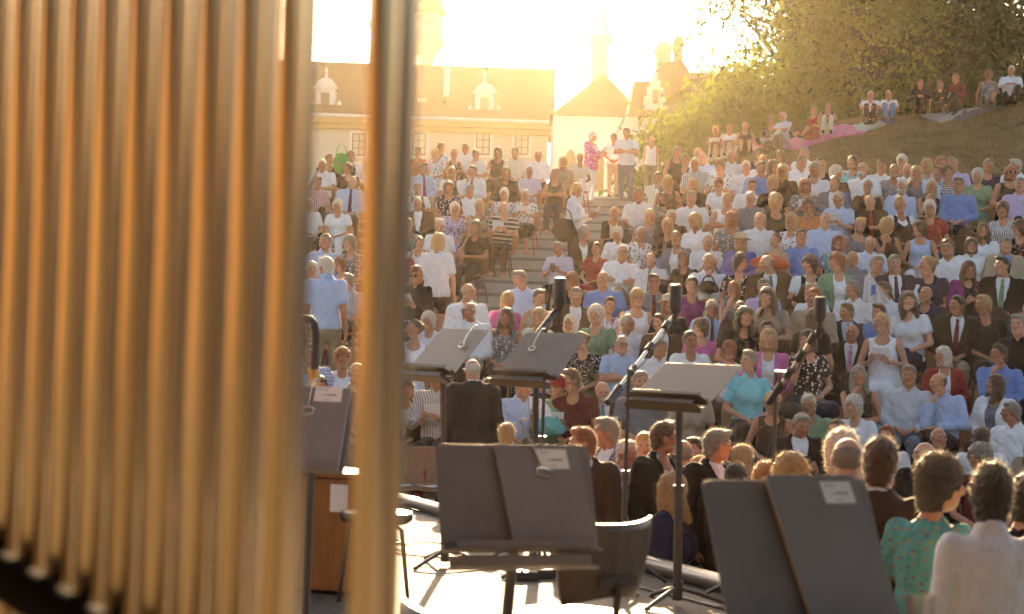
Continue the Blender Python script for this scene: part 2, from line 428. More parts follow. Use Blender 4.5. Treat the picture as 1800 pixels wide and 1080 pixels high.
def arms_of(pose, hz, sh):
    """per side: shoulder, elbow, wrist, finger direction, palm normal (heights measured from the hip)"""
    o = []
    for s in (-1, 1):
        S = (sh * s, .03, hz + .47)
        if pose == 'lap':     E, Wt, d, n = (.255 * s, .0, hz + .21), (.085 * s, -.235, hz + .125), (-.55 * s, -.8, -.15), (0, -.1, -1)
        elif pose == 'cross':
            E = (.25 * s, -.07, hz + .245)
            Wt, d, n = ((.075, -.205, hz + .27), (1, -.1, .1), (0, 1, -.2)) if s < 0 else ((-.08, -.175, hz + .275), (-1, .15, .1), (0, 1, -.2))
        elif pose == 'chin':
            if s < 0: E, Wt, d, n = (-.16, -.24, hz + .235), (-.075, -.19, hz + .475), (.35, .35, .85), (.6, .6, -.4)
            else: E, Wt, d, n = (.25, -.05, hz + .22), (-.06, -.245, hz + .20), (-1, -.1, .05), (0, .3, -1)
        elif pose in ('hold', 'phone'): E, Wt, d, n = (.25 * s, -.06, hz + .22), (.105 * s, -.285, hz + .265), (-.35 * s, -.75, .45), (-.8 * s, .2, .2)
        elif pose == 'raise':
            if s < 0: E, Wt, d, n = (-.24, -.16, hz + .26), (-.20, -.25, hz + .49), (0, -.1, 1), (.2, -1, 0)
            else: E, Wt, d, n = (.255, .0, hz + .21), (.06, -.235, hz + .125), (-.55, -.8, -.15), (0, -.1, -1)
        elif pose == 'fan':
            if s < 0: E, Wt, d, n = (-.24, -.14, hz + .24), (-.17, -.28, hz + .42), (.2, -.3, .9), (.8, -.3, .2)
            else: E, Wt, d, n = (.255, .0, hz + .21), (.06, -.235, hz + .125), (-.55, -.8, -.15), (0, -.1, -1)
        elif pose == 'down':  E, Wt, d, n = (.235 * s, .055, hz + .19), (.245 * s, -.03, hz - .05), (-.03 * s, -.18, -1), (-1 * s, 0, 0)
        elif pose == 'clasp': E, Wt, d, n = (.25 * s, .0, hz + .20), (.09 * s, -.19, hz + .06), (-.6 * s, -.5, -.4), (-.3 * s, 1, 0)
        elif pose == 'knees': E, Wt, d, n = (.24 * s, -.17, hz + .30), (.09 * s, -.42, hz + .31), (-.9 * s, -.35, 0), (0, .6, -.7)
        elif pose == 'prop':
            if s < 0: E, Wt, d, n = (-.27, .12, hz + .22), (-.27, .2, hz + .0), (-.2, .3, -.3), (0, .2, -1)
            else: E, Wt, d, n = (.26, -.06, hz + .24), (.12, -.30, hz + .26), (-.4, -.8, 0), (0, .1, -1)
        o.append((S, E, Wt, d, n))
    return o

HANDS = {}
def hand(lod, side, curl):
    """a hand in its own frame: wrist at 0, fingers along -Y, palm facing -Z, thumb towards +X*side; five separate fingers"""
    key = (lod, side, curl)
    if key in HANDS: return HANDS[key]
    h = (.0042, .0055, .008)[lod]
    f = Field(axis((-.075, .085, h)), axis((-.22, .03, h)), axis((-.10, .035, h)))
    f.cone((0, .015, 0), (0, -.02, 0), .024, .026, .01, (1.1, 1, .8))
    f.cone((-.016, -.035, 0), (-.022, -.082, -.002), .02, .016, .012, (1, 1, .7)); f.cone((.014, -.035, 0), (.02, -.084, -.002), .021, .016, .012, (1, 1, .7))
    fw = (.0088, .0092, .0105)[lod]
    for i, (x, L) in enumerate(((-.029, .062), (-.0105, .076), (.0105, .082), (.0285, .072))):
        L1, L2 = L * .5, L * .5; a1 = curl * (.5 + .08 * i); a2 = a1 + curl * 1.0
        p0 = (x * .9, -.082, -.002); p1 = (x * 1.12, -.082 - L1 * math.cos(a1), -.002 - L1 * math.sin(a1))
        p2 = (x * 1.14, p1[1] - L2 * math.cos(a2), p1[2] - L2 * math.sin(a2))
        f.cone(p0, p1, fw * 1.05, fw * .95, .002); f.cone(p1, p2, fw * .95, fw * .75, .002)
    f.cone((.022, -.025, -.006), (.048, -.052, -.016), .0135, .011, .006); f.cone((.048, -.052, -.016), (.056, -.085, -.024), .0108, .0085, .002)
    V, Q = f.mesh()
    if side < 0: V = V * np.array([-1, 1, 1]); Q = Q[:, ::-1]
    HANDS[key] = (V, Q); return V, Q
def hand_at(lod, side, wrist, d, n, curl):
    V, Q = hand(lod, side, curl)
    y = -Vector(d).normalized(); z = -Vector(n); z = (z - y * z.dot(y)).normalized(); x = y.cross(z)
    Mx = np.array([[x.x, y.x, z.x], [x.y, y.y, z.y], [x.z, y.z, z.z]])
    return V @ Mx.T + np.array(wrist), Q

def body_axes(lod, hz, legs, big=0.0):
    hf, hb = LODS[lod]; hz_top = hz + .86
    yf = -.13; y0 = {'s': -.72, 'x': -.74, 't': -.36, 'w': -.42, 'g': -.86, 'e': -1.06}[legs]; y1 = {'w': .38}.get(legs, .26)
    xs = axis((-.36, -.1, hb), (-.1, .1, hf), (.1, .36, hb))
    ys = axis((y0, yf, hb), (yf, .09, hf * 1.15), (.09, y1, hb))
    zs = axis((-.03, hz + .52, hb), (hz + .52, hz_top, hf))
    return xs, ys, zs
def torso(f, sex, hz, g, k=.03, legs='s'):
    """trunk grown by g over the skin"""
    if sex == 'm':
        f.cone((0, .0, hz + .03), (0, .02, hz + .25), .135 + g, .125 + g, k, (1.22, 1, 1)); f.cone((0, .02, hz + .25), (0, .03, hz + .40), .125 + g, .12 + g, k, (1.38, 1, 1))
        f.cone((-.145, .035, hz + .455), (.145, .035, hz + .455), .062 + g, .062 + g, .04)
        f.cone((0, .03, hz + .45), (0, .015, hz + .545), .085 + g * .6, .055 + g * .5, .05, (1.2, 1, 1))
    else:
        f.cone((0, .0, hz + .02), (0, .02, hz + .22), .135 + g, .108 + g, k, (1.28, 1, 1)); f.cone((0, .02, hz + .22), (0, .03, hz + .39), .108 + g, .105 + g, k, (1.34, 1, 1))
        f.cone((-.125, .035, hz + .455), (.125, .035, hz + .455), .053 + g, .053 + g, .04)
        f.cone((0, .03, hz + .45), (0, .015, hz + .54), .07 + g * .6, .048 + g * .5, .05, (1.2, 1, 1))
        for s in (-1, 1): f.ell((.068 * s, -.075, hz + .335), (.068 + g, .066 + g, .07 + g), .04)
SHW = {'m': .19, 'f': .168}
BODY = {}
def body_template(sex, pose, legs, lod):
    key = (sex, pose, legs, lod)
    if key in BODY: return BODY[key]
    hz = UP[{'x': 's', 'w': 't', 'e': 'g'}.get(legs, legs)]
    f = Field(*body_axes(lod, hz, legs)); am = 1.0 if sex == 'm' else .86
    torso(f, sex, hz, 0)
    for (hp, kn, an, to) in legs_of(legs, hz):
        f.cone(hp, kn, .085, .056, .03); f.cone(kn, an, .056 * .98, .036, .02); 
        cf = [kn[i] * .65 + an[i] * .35 for i in range(3)]; f.ell((cf[0], cf[1] + .018, cf[2]), (.046, .05, .09), .03)
        f.cone((an[0], an[1] + .03, an[2] - .035), to, .038, .03, .02, (1, 1, .9))
    for (S, E, Wt, d, n) in arms_of(pose, hz, SHW[sex]):
        f.cone(S, E, .05 * am, .040 * am, .03); f.cone(E, Wt, .041 * am, .027 * am, .015)
    # neck and head
    hy, h = -.025, hz + .683
    nw = .054 if sex == 'm' else .046
    f.cone((0, .03, hz + .48), (0, .0, h - .07), nw * 1.12, nw, .03)
    f.ell((0, hy + .012, h + .02), (.077, .096, .087), .0)
    f.ell((0, hy - .022, h - .035), (.060 if sex == 'm' else .056, .072, .083), .03)
    jw = .028 if sex == 'm' else .023
    f.ell((0, hy - .068, h - .092), (.026, .024, .024), .025)
    for s in (-1, 1):
        f.ell((.043 * s, hy - .025, h - .07), (jw, .045, .028), .025)
        f.ell((.042 * s, hy - .065, h - .012), (.026, .024, .022), .022)
        f.ell((.031 * s, hy - .102, h + .006), (.020, .020, .0125), .012, 's')
        f.ell((.031 * s, hy - .074, h + .006), (.0155, .0140, .0120), .004)
        f.ell((.078 * s, hy + .02, h - .008), (.012, .021, .032), .008)
        f.cone((.012 * s, hy - .086, h + .030), (.042 * s, hy - .079, h + .029), .011, .009, .015)
    f.cone((0, hy - .088, h + .018), (0, hy - .108, h - .022), .0085, .0135, .010)
    for s in (-1, 1): f.ell((.012 * s, hy - .096, h - .026), (.0095, .011, .008), .006)
    f.cone((-.016, hy - .083, h - .0515), (.016, hy - .083, h - .0515), .0085, .0085, .008); f.cone((-.013, hy - .081, h - .0605), (.013, hy - .081, h - .0605), .0085, .0085, .006)
    V, Q = f.mesh()
    hp = V - np.array([0, hy, h])
    BODY[key] = (V, Q, hp, hz, (0, hy, h)); return BODY[key]

HEAD = .94
def head_rot(yaw, pitch, roll):
    return Matrix.Rotation(yaw, 3, 'Z') @ Matrix.Rotation(pitch, 3, 'X') @ Matrix.Rotation(roll, 3, 'Y')
def person_body(sex, pose, legs, lod, Rh):
    V, Q, hp, hz, hc = body_template(sex, pose, legs, lod)
    piv = np.array([0, .01, hz + .58]); Rm = np.array(Rh) * HEAD
    w = np.clip((V[:, 2] - (hz + .525)) / .10, 0, 1); w = w * w * (3 - 2 * w)
    w *= np.clip((.135 - np.abs(V[:, 0])) / .03, 0, 1) * np.where((V[:, 2] < hz + .575) & (V[:, 1] < -.12), 0, 1)
    V2 = V + w[:, None] * ((V - piv) @ Rm.T + piv - V)
    Vs, Qs, hps = [V2], [Q], [np.where((w > .3)[:, None], hp, 9.0)]
    nb = len(V2)
    curl = {'hold': .75, 'phone': .9, 'fan': 1.0, 'chin': .85, 'raise': .15, 'down': .45}.get(pose, .4)
    for s, (S, E, Wt, d, n) in zip((-1, 1), arms_of(pose, hz, SHW[sex])):
        hv, hq = hand_at(lod, -s, Wt, d, n, curl if not (pose == 'chin' and s > 0) else .35)
        Vs.append(hv); Qs.append(hq + nb); hps.append(np.full(hv.shape, 9.0)); nb += len(hv)
    return np.concatenate(Vs), np.concatenate(Qs), np.concatenate(hps), hz, hc, piv

# ---------------------------------------------------------------- clothing
CL = {}
def cl_axes(lod, hz, legs, fine=1.0):
    hb = (.0125, .017, .025)[lod]
    y0 = {'s': -.62, 'x': -.72, 't': -.36, 'w': -.42, 'g': -.80, 'e': -1.0}[legs]
    return axis((-.36, .36, hb)), axis((y0, .42, hb)), axis((-.01, hz + .68, hb))
def neck_cut(f, hz, style):
    if style == 'scoop': f.ell((0, -.085, hz + .525), (.085, .085, .085), .006, 's')
    elif style == 'wide': f.ell((0, -.07, hz + .54), (.12, .10, .105), .006, 's')
    elif style == 'v': f.cone((0, -.15, hz + .40), (0, -.08, hz + .56), .012, .075, .004, op='s')
    elif style == 'open': f.cone((0, -.15, hz + .40), (0, -.07, hz + .57), .006, .052, .004, op='s')
    f.cone((0, .03, hz + .49), (0, .0, hz + .66), .05, .075, .004, op='s')
def top_mesh(sex, pose, legs, typ, lod):
    key = ('top', sex, pose, legs, typ, lod)
    if key in CL: return CL[key]
    hz = UP[{'x': 's', 'w': 't', 'e': 'g'}.get(legs, legs)]
    f = Field(*cl_axes(lod, hz, legs)); am = 1.0 if sex == 'm' else .86
    g = {'jk': .028, 'cd': .024}.get(typ, .013)
    torso(f, sex, hz, g, legs=legs)
    if legs in 'tw': 
        f.cone((0, .0, hz + .02), (0, .0, hz - (.10 if typ in ('jk', 'cd') else .03)), .15 + g * .5, .152 + g * .5, .03, (1.2, .95, 1), clip=True)
    for i, (S, E, Wt, d, n) in enumerate(arms_of(pose, hz, SHW[sex])):
        ga = g + .004
        if typ == 'sl': continue
        if typ in ('ss', 'te', 'di'):
            fr = .78 if typ == 'ss' else .62
            B = [S[j] + (E[j] - S[j]) * fr for j in range(3)]
            f.cone(S, B, .052 * am + ga, (.05 * am + ga * (1.5 if typ == 'di' else 1.15)), .025, clip=True)
        else:
            f.cone(S, E, .052 * am + ga, .043 * am + ga, .025); B = [E[j] + (Wt[j] - E[j]) * .93 for j in range(3)]
            f.cone(E, B, .043 * am + ga, .031 * am + ga * .8, .012, clip=True)
    f.wrinkle(.0034 if typ != 'jk' else .0026, 34, len(pose) + 3 * len(typ))
    if typ == 'sl':
        for s in (-1, 1): f.ell((.225 * s if sex == 'm' else .205 * s, .02, hz + .41), (.062, .14, .13), .01, 's')
    if typ in ('jk', 'cd'):
        wtop, wbot, zb = (.085, .006, hz + .12) if typ == 'jk' else (.07, .045, hz - .2)
        f.fn(lambda X, Y, Z: np.maximum(np.maximum(np.abs(X) - (wbot + (wtop - wbot) * np.clip((Z - zb) / (hz + .52 - zb), 0, 1)), Y + .02), zb - Z), (-.2, -.4, zb - .05), (.2, .0, hz + .6))
        neck_cut(f, hz, '')
        f.ell((0, -.06, hz + .545), (.085, .085, .06), .006, 's')
    elif typ == 'sl': neck_cut(f, hz, 'wide')
    elif typ in ('te', 'di'): neck_cut(f, hz, 'scoop')
    else:
        neck_cut(f, hz, 'open')
        cr = .062 if sex == 'm' else .055       # the collar: a rim round the neck, open in front
        def collar(X, Y, Z):
            yy = Y - .010; zz = Z - (hz + .553) - yy * .38; q = np.sqrt(X * X + yy * yy * 1.02) - (cr + .013) + zz * .35
            d = np.sqrt((q * 1.35) ** 2 + (zz * .42) ** 2) - .0125
            return np.maximum(d, -np.maximum(np.abs(X) - .022, Y + .02))
        f.fn(collar, (-.12, -.13, hz + .47), (.12, .13, hz + .62), .004, 'u')
    z_end = hz - .02 if legs in 'sxge' else hz - .2
    if legs in 'sxge': f.fn(lambda X, Y, Z: Z - z_end, hi=(9, 9, z_end + .06))
    V, Q = f.mesh(); CL[key] = np_mesh('top', V, Q); return CL[key]
def shirt_mesh(sex, pose, legs, lod, cut='open'):
    """what shows between the fronts of a jacket"""
    key = ('shirt', sex, legs, lod, cut)
    if key in CL: return CL[key]
    hz = UP[{'x': 's', 'w': 't', 'e': 'g'}.get(legs, legs)]; hb = (.0105, .014, .02)[lod]
    f = Field(axis((-.3, .3, hb)), axis((-.24, .24, hb)), axis((hz - .06, hz + .68, hb)))
    torso(f, sex, hz, .010); f.wrinkle(.0015, 40, 2)
    if cut == 'open':
        neck_cut(f, hz, ''); cr = .062 if sex == 'm' else .055
        def collar(X, Y, Z):
            yy = Y - .012; zz = Z - (hz + .545) - yy * .35; q = np.sqrt(X * X + yy * yy * 1.05) - (cr + .006)
            return np.maximum(np.sqrt((q * 1.5) ** 2 + (zz * .55) ** 2) - .0125, -np.maximum(np.abs(X) - .016, Y + .02))
        f.fn(collar, (-.12, -.13, hz + .47), (.12, .13, hz + .62), .004, 'u')
        f.cone((0, -.15, hz + .47), (0, -.07, hz + .57), .006, .035, .004, op='s')
    else: neck_cut(f, hz, 'scoop')
    V, Q = f.mesh(); CL[key] = np_mesh('shirt', V, Q); return CL[key]
def front_y(sex, hz, g, zs_):
    f = Field(axis((-.012, .012, .012)), axis((-.26, .05, .006)), np.array(zs_)); torso(f, sex, hz, g)
    return [float(f.ys[np.argmax(f.F[1, :, i] < 0)]) if (f.F[1, :, i] < 0).any() else -.06 for i in range(len(zs_))]
def tie_mesh(sex, legs, over=.013):
    key = ('tie', sex, legs, over)
    if key in CL: return CL[key]
    hz = UP[{'x': 's', 'w': 't', 'e': 'g'}.get(legs, legs)]
    zz = np.linspace(hz + .525, hz + .06, 12); order = np.argsort(zz); fy = np.array(front_y(sex, hz, over, zz[order]))[np.argsort(order)]
    V, Q = [], []
    for i, z in enumerate(zz):
        w = .021 if i == 0 else (.016 if i == 1 else .018 + .026 * (i / 11))
        if i == 11: w = .004
        y = min(fy[i], fy[min(i + 1, 11)]) - .004
        for x, dy in ((-w, .004), (0, -.008), (w, .004)): V.append((x, y + dy, z))
    for i in range(11):
        for k in (0, 1): a = i * 3 + k; Q.append((a, a + 1, a + 4, a + 3))
    V = np.array(V); n = len(V); Vb = V + np.array([0, .008, 0]); Q = np.array(Q)
    rim = []
    for i in range(11): rim += [(i * 3, i * 3 + 3, n + i * 3 + 3, n + i * 3), (i * 3 + 2, n + i * 3 + 2, n + i * 3 + 5, i * 3 + 5)]
    Q = np.concatenate([Q[:, ::-1], Q + n, np.array(rim)])
    CL[key] = np_mesh('tie', np.concatenate([V, Vb]), Q); return CL[key]
def bottom_mesh(sex, legs, typ, lod):
    key = ('bot', sex, legs, typ, lod)
    if key in CL: return CL[key]
    hz = UP[{'x': 's', 'w': 't', 'e': 'g'}.get(legs, legs)]
    f = Field(*cl_axes(lod, hz, legs))
    wsc = 1.2 if sex == 'm' else 1.27
    f.cone((0, 0, hz - .03), (0, .0, hz + .09), .145, .138, .03, (wsc, 1, 1), clip=True)
    for s, (hp, kn, an, to) in zip((-1, 1), legs_of(legs, hz)):
        if typ == 'skirt':
            if legs in 'tw': 
                f.cone((.05 * s, 0, hz), (.085 * s, 0, .46), .12, .12, .06, clip=True)
            else:
                e = [kn[i] + (kn[i] - hp[i]) * .06 for i in range(3)]; f.cone((hp[0] * .8, hp[1], hp[2]), (e[0] * .8, e[1], e[2] - .01), .115, .09, .09)
                if legs in 's': f.cone((kn[0], kn[1] + .0, kn[2]), (an[0], an[1], kn[2] - .16), .085, .10, .05, clip=True)
        elif typ == 'shorts':
            e = [hp[i] + (kn[i] - hp[i]) * .55 for i in range(3)]; f.cone(hp, e, .104, .098, .03, clip=True)
        else:
            f.cone(hp, kn, .10, .073, .03); e = [kn[i] + (an[i] - kn[i]) * (.97 if typ == 'trousers' else .6) for i in range(3)]
            f.cone(kn, e, .073, .058, .015, clip=True)
    f.wrinkle(.0028, 26, len(legs)); V, Q = f.mesh(); CL[key] = np_mesh(typ, V, Q); return CL[key]
def shoes_mesh(legs, lod):
    key = ('shoes', legs, lod)
    if key in CL: return CL[key]
    hz = UP[{'x': 's', 'w': 't', 'e': 'g'}.get(legs, legs)]; L = legs_of(legs, hz); Vs, Qs, nb = [], [], 0
    for (hp, kn, an, to) in L:
        c = np.array(to); f = Field(axis((c[0] - .07, c[0] + .07, .014)), axis((min(c[1], an[1]) - .09, an[1] + .12, .014)), axis((min(c[2], an[2] - .04) - .06, max(an[2], c[2]) + .06, .014)))
        f.cone((an[0], an[1] + .035, an[2] - .045), to, .046, .038, .02, (1, 1, .85)); V, Q = f.mesh(); Vs.append(V); Qs.append(Q + nb); nb += len(V)
    CL[key] = np_mesh('shoes', np.concatenate(Vs), np.concatenate(Qs), mat=M['shoe']); return CL[key]

# ---------------------------------------------------------------- hair, hats, glasses (head-centred)
HAIR = {}
def hair_mesh(style, lod, var=0):
    key = (style, lod, var)
    if key in HAIR: return HAIR[key]
    h = (.0062, .0085, .0125)[lod]
    f = Field(axis((-.16, .16, h)), axis((-.17, .21, h)), axis((-.36 if style in ('l',) else -.19, .19, h)))
    c = (0, .012, .02)
    if style in 's':
        f.ell(c, (.086, .106, .098), 0); f.ell((0, .0, .05), (.078, .09, .07), .02)
        f.ell((0, .062, -.055), (.064, .045, .06), .03); f.wrinkle(.0042, 95, var); f.ell((.03 * (var - 1), -.055, .098), (.05, .035, .022), .02)
        f.fn(lambda X, Y, Z: Z + .118 + 0 * X, op='s', k=.02)
        f.fn(lambda X, Y, Z: Y * .72 + (Z - .03) * .69 + .028, op='s')
        f.ell((0, -.125, -.03), (.07, .08, .09), .004, 's')
        for s in (-1, 1): f.ell((.088 * s, .0, -.035), (.03, .034, .045), .004, 's')
        for s in (-1, 1): f.ell((.055 * s, -.085, .062), (.03, .035, .03), .008, 's')
    elif style == 'b':
        f.ell(c, (.083, .103, .094), 0); f.wrinkle(.0015, 70, var)
        f.fn(lambda X, Y, Z: .042 - Z + (Y - .03) * .35, op='s')
        f.fn(lambda X, Y, Z: Y + .012 + 0 * Z, op='s'); f.fn(lambda X, Y, Z: Z + .085 + 0 * X, op='s')
        for s in (-1, 1): f.ell((.088 * s, .0, -.03), (.03, .03, .045), .004, 's')
    elif style in ('o', 'l', 'c'):
        if style == 'c':
            f.ell((0, .015, .03), (.104, .122, .112), 0); f.ell((0, .05, -.06), (.084, .07, .075), .04); f.wrinkle(.0062, 105, var); f.fn(lambda X, Y, Z: Z + .135 + 0 * X, op='s', k=.03)
            fc = ((0, -.115, -.035), (.062, .085, .094))
        else:
            f.ell((0, .012, .025), (.092, .112, .10), 0); f.cone((0, .03, .0), (0, .035, -.085), .095, .098, .03, (1.06, .92, 1))
            if style == 'l': f.cone((0, .05, -.08), (0, .065, -.24), .092, .07, .04, (1.15, .62, 1))
            if style == 'l':
                for s in (-1, 1): f.cone((.075 * s, -.0, -.06), (.09 * s, -.045, -.20), .04, .028, .03)
            f.wrinkle(.0040, 85, var)
            fc = ((0, -.125, -.04), (.063, .105, .108))
            f.fn(lambda X, Y, Z: Z + (.33 if style == 'l' else .128) + 0 * X, op='s', k=.02)
        f.ell(fc[0], fc[1], .006, 's')
        f.cone((0, .02, -.09), (0, .0, -.4), .06, .06, .004, op='s') if style == 'l' else None
        if var == 1: f.ell((.012, -.078, .062), (.062, .03, .03), .015)     # fringe
    elif style == 'p':
        f.ell(c, (.085, .106, .097), 0); f.wrinkle(.002, 60, var)
        f.fn(lambda X, Y, Z: Y * .72 + (Z - .03) * .69 + .02, op='s'); f.fn(lambda X, Y, Z: Z + .09 + 0 * X, op='s')
        f.ell((0, -.125, -.03), (.068, .08, .088), .004, 's')
        if var == 1: f.ell((0, .125, .035), (.042, .04, .042), .02)
        else: f.cone((0, .115, .02), (0, .15, -.10), .034, .02, .02)
        for s in (-1, 1): f.ell((.088 * s, .0, -.035), (.03, .034, .045), .004, 's')
    V, Q = f.mesh(); T = np.zeros((0, 3), int)
    if lod < 2:                                            # loose strands that catch the light
        rg = np.random.default_rng(3 + var); ns = {'b': 250, 'c': 1900}.get(style, 1500) if lod == 0 else (420 if style != 'b' else 120)
        q = Q[rg.integers(0, len(Q), ns)]; P = V[q].mean(1)
        nrm = np.cross(V[q[:, 1]] - V[q[:, 0]], V[q[:, 2]] - V[q[:, 0]]); nrm /= np.linalg.norm(nrm, axis=1)[:, None] + 1e-9
        ok = P[:, 1] > -.075; P, nrm = P[ok], nrm[ok]; ns = len(P)
        ln = rg.uniform(.012, {'c': .038, 'o': .04, 'l': .04}.get(style, .032), (ns, 1)); dirn = nrm * .55 + rg.normal(0, .35, (ns, 3)) + np.array([0, .15, -.35 if style in 'ol' else .12])
        sd = np.cross(dirn, rg.normal(0, 1, (ns, 3))); sd /= np.linalg.norm(sd, axis=1)[:, None] + 1e-9; wd = .0010 if lod == 0 else .0016
        A, B, Cc = P + sd * wd - nrm * .002, P - sd * wd - nrm * .002, P + dirn * ln
        b0 = len(V); V = np.concatenate([V, A, B, Cc]); k = np.arange(ns); T = np.stack([b0 + k, b0 + ns + k, b0 + 2 * ns + k], 1)
    HAIR[key] = np_mesh('hair', V, Q, T, mat=M['hair']); return HAIR[key]
def glasses_mesh(dark):
    key = ('g', dark)
    if key in HAIR: return HAIR[key]
    mb = MB(); n = 14; y = -.112
    for s in (-1, 1):
        c = (.031 * s, y, .004); rx, rz = .0225, .0175
        mb.tube([(c[0] + rx * math.cos(2 * math.pi * k / n), y, c[2] + rz * math.sin(2 * math.pi * k / n)) for k in range(n + 1)], .0022 if not dark else .003, 5)
        if dark:
            mb.add([(c[0] + rx * math.cos(2 * math.pi * k / n), y - .001, c[2] + rz * math.sin(2 * math.pi * k / n)) for k in range(n)], [tuple(range(n))])
        mb.tube([(.053 * s, y, .008), (.074 * s, y + .03, .008), (.082 * s, y + .12, .004)], .002, 5)
    mb.tube([(-.009, y, .006), (0, y - .002, .009), (.009, y, .006)], .002, 5)
    me = bpy.data.meshes.new('glasses'); me.from_pydata(mb.v, [], mb.f); me.materials.append(M['lens_dark'] if dark else M['glasses_frame']); HAIR[key] = me; return me
def hat_mesh(red):
    key = ('hat', red)
    if key in HAIR: return HAIR[key]
    mb = MB()
    if red: mb.lathe([(.1, .0), (.118, .02), (.125, .05), (.11, .09), (.07, .118), (.0, .128)], (0, .015, .005), 24)
    else: mb.lathe([(.17, .028), (.175, .032), (.13, .045), (.1, .05), (.098, .09), (.088, .125), (.05, .138), (0, .14)], (0, .01, .01), 28)
    me = bpy.data.meshes.new('hat'); me.from_pydata(mb.v, [], mb.f); me.shade_smooth(); me.materials.append(M['straw'] if not red else M['plain']); HAIR[key] = me; return me
def beard_mesh(lod):
    key = ('beard', lod)
    if key in HAIR: return HAIR[key]
    h = (.006, .008, .011)[lod]; f = Field(axis((-.1, .1, h)), axis((-.14, .06, h)), axis((-.14, .02, h)))
    f.ell((0, -.035, -.075), (.062, .072, .05), 0); f.ell((0, -.098, -.042), (.032, .012, .009), .01); f.wrinkle(.002, 80, 1)
    f.ell((0, -.13, -.056), (.02, .04, .008), .004, 's'); f.fn(lambda X, Y, Z: -.035 - Z - (Y + .06) * .3, op='s')
    V, Q = f.mesh(); HAIR[key] = np_mesh('beard', V, Q, mat=M['hair']); return HAIR[key]

# ---------------------------------------------------------------- colours and words
COL = {'white': (.80, .80, .80), 'cream': (.70, .64, .50), 'pale': (.62, .64, .68), 'lblue': (.46, .57, .78), 'blue': (.19, .30, .60), 'navy': (.025, .03, .06),
       'black': (.020, .015, .012), 'grey': (.20, .20, .22), 'brown': (.075, .042, .026), 'tan': (.42, .32, .22), 'rust': (.45, .15, .05), 'red': (.38, .04, .035),
       'maroon': (.14, .02, .025), 'orange': (.62, .20, .07), 'pink': (.72, .16, .40), 'purple': (.19, .16, .42), 'lilac': (.52, .44, .66), 'plum': (.26, .04, .16),
       'green': (.20, .33, .19), 'teal': (.10, .36, .38), 'turq': (.25, .62, .66), 'sea': (.15, .42, .40), 'khaki': (.34, .27, .17), 'denim': (.16, .26, .42), 'dark': (.034, .026, .021)}
WORD = {'lblue': 'pale blue', 'pale': 'very pale blue', 'turq': 'turquoise', 'sea': 'turquoise green', 'purple': 'violet', 'dark': 'dark'}
HC = {'w': (.66, .63, .58), 'g': (.26, .24, .22), 'y': (.50, .32, .13), 'n': (.10, .050, .024), 'k': (.018, .013, .011), 'r': (.30, .085, .025), 'o': (.42, .2, .06)}
SKIN = [(.48, .225, .115), (.42, .19, .092), (.53, .265, .15), (.36, .155, .075), (.46, .225, .125)]
TOPW = {'ss': 'short-sleeved shirt', 'ls': 'shirt', 'te': 'top', 'sl': 'sleeveless top', 'jk': 'jacket', 'cd': 'cardigan', 'di': 'blouse and dark bodice'}
PATW = {'h': 'striped', 'v': 'fine-striped', 'k': 'checked', 'f': 'patterned', 'd': 'dotted', 'm': 'butterfly-print'}
POSEW = {'lap': 'hands in lap', 'cross': 'arms crossed', 'chin': 'hand raised to chin', 'hold': 'both hands held forward', 'phone': 'both hands held forward', 'raise': 'one hand raised',
         'fan': 'holding up a fan', 'down': 'arms hanging down', 'clasp': 'hands clasped', 'knees': 'arms round knees', 'prop': 'leaning on one arm'}
def cw(c): return WORD.get(c, c)

# ---------------------------------------------------------------- the seating slope: rings of steps round the stage
NR = 23                                           # rows of steps; the wing on one side closes in and climbs more steeply
def row_h(k): return .25 * max(0, k)
def row_r(k, az):
    """distance of a step's front edge on the bearing az"""
    h = row_h(k); w = min(1, max(0, (math.degrees(az) - 2) / 7)); w = w * w * (3 - 2 * w)
    mid = h / .235; wing = h / .33 if h < 3.86 else 3.86 / .33 + (h - 3.86) / .17
    return 15.25 + mid * (1 - w) + wing * w
def slope_h(r, az):
    k = 0
    while k + 1 < NR and row_r(k + 1, az) <= r: k += 1
    return row_h(k)

PEOPLE = []       # every person as a record, built below
TILES = {'A': (540, 220, 4.153), 'B': (860, 220, 4.153), 'C': (1180, 220, 4.153), 'D': (1480, 220, 4.153), 'E': (540, 440, 3.858), 'F': (860, 440, 3.858),
         'G': (1180, 440, 3.856), 'H': (1480, 440, 3.856), 'I': (1180, 680, 2.7), 'J': (1480, 680, 2.7), 'K': (860, 680, 2.7), 'Q': (1160, 0, 2.8125), 'Z': (0, 0, 1)}
YAW = {'C': 0, 'L': -52, 'R': 52, 'l': -25, 'r': 25}
def read_line(ln):
    w = ln.split(); ox, oy, sc = TILES[w[0]]
    p = dict(x=ox + float(w[1]) / sc, y=oy + float(w[2]) / sc, sex=w[3], hair=w[4][0], hc=w[4][1], pose=w[6], yaw=w[7], glasses=0, hat=0, beard=0, s=None, t=None, c2=None, stand=None, bot=None, body=0, leg=None, d=None, sc=None, floor=None, w=1.0, row=None)
    tp = w[5].split('.'); p['top'] = tp[0]; p['tc'] = tp[1]; p['pat'] = tp[2] if len(tp) > 2 else ''
    for e in w[8:]:
        if e == 'g': p['glasses'] = 1
        elif e == 'n': p['glasses'] = 2
        elif e == 'hat': p['hat'] = 1
        elif e == 'hatred': p['hat'] = 2
        elif e == 'b': p['beard'] = 1
        else:
            k, v = e.split('='); p[k] = float(v) if k in ('body', 'd', 'sc', 'floor', 'w', 'row') else v
    if p['yaw'] == 'B': p['yaw'] = 'C'; p['body'] = 165
    return p

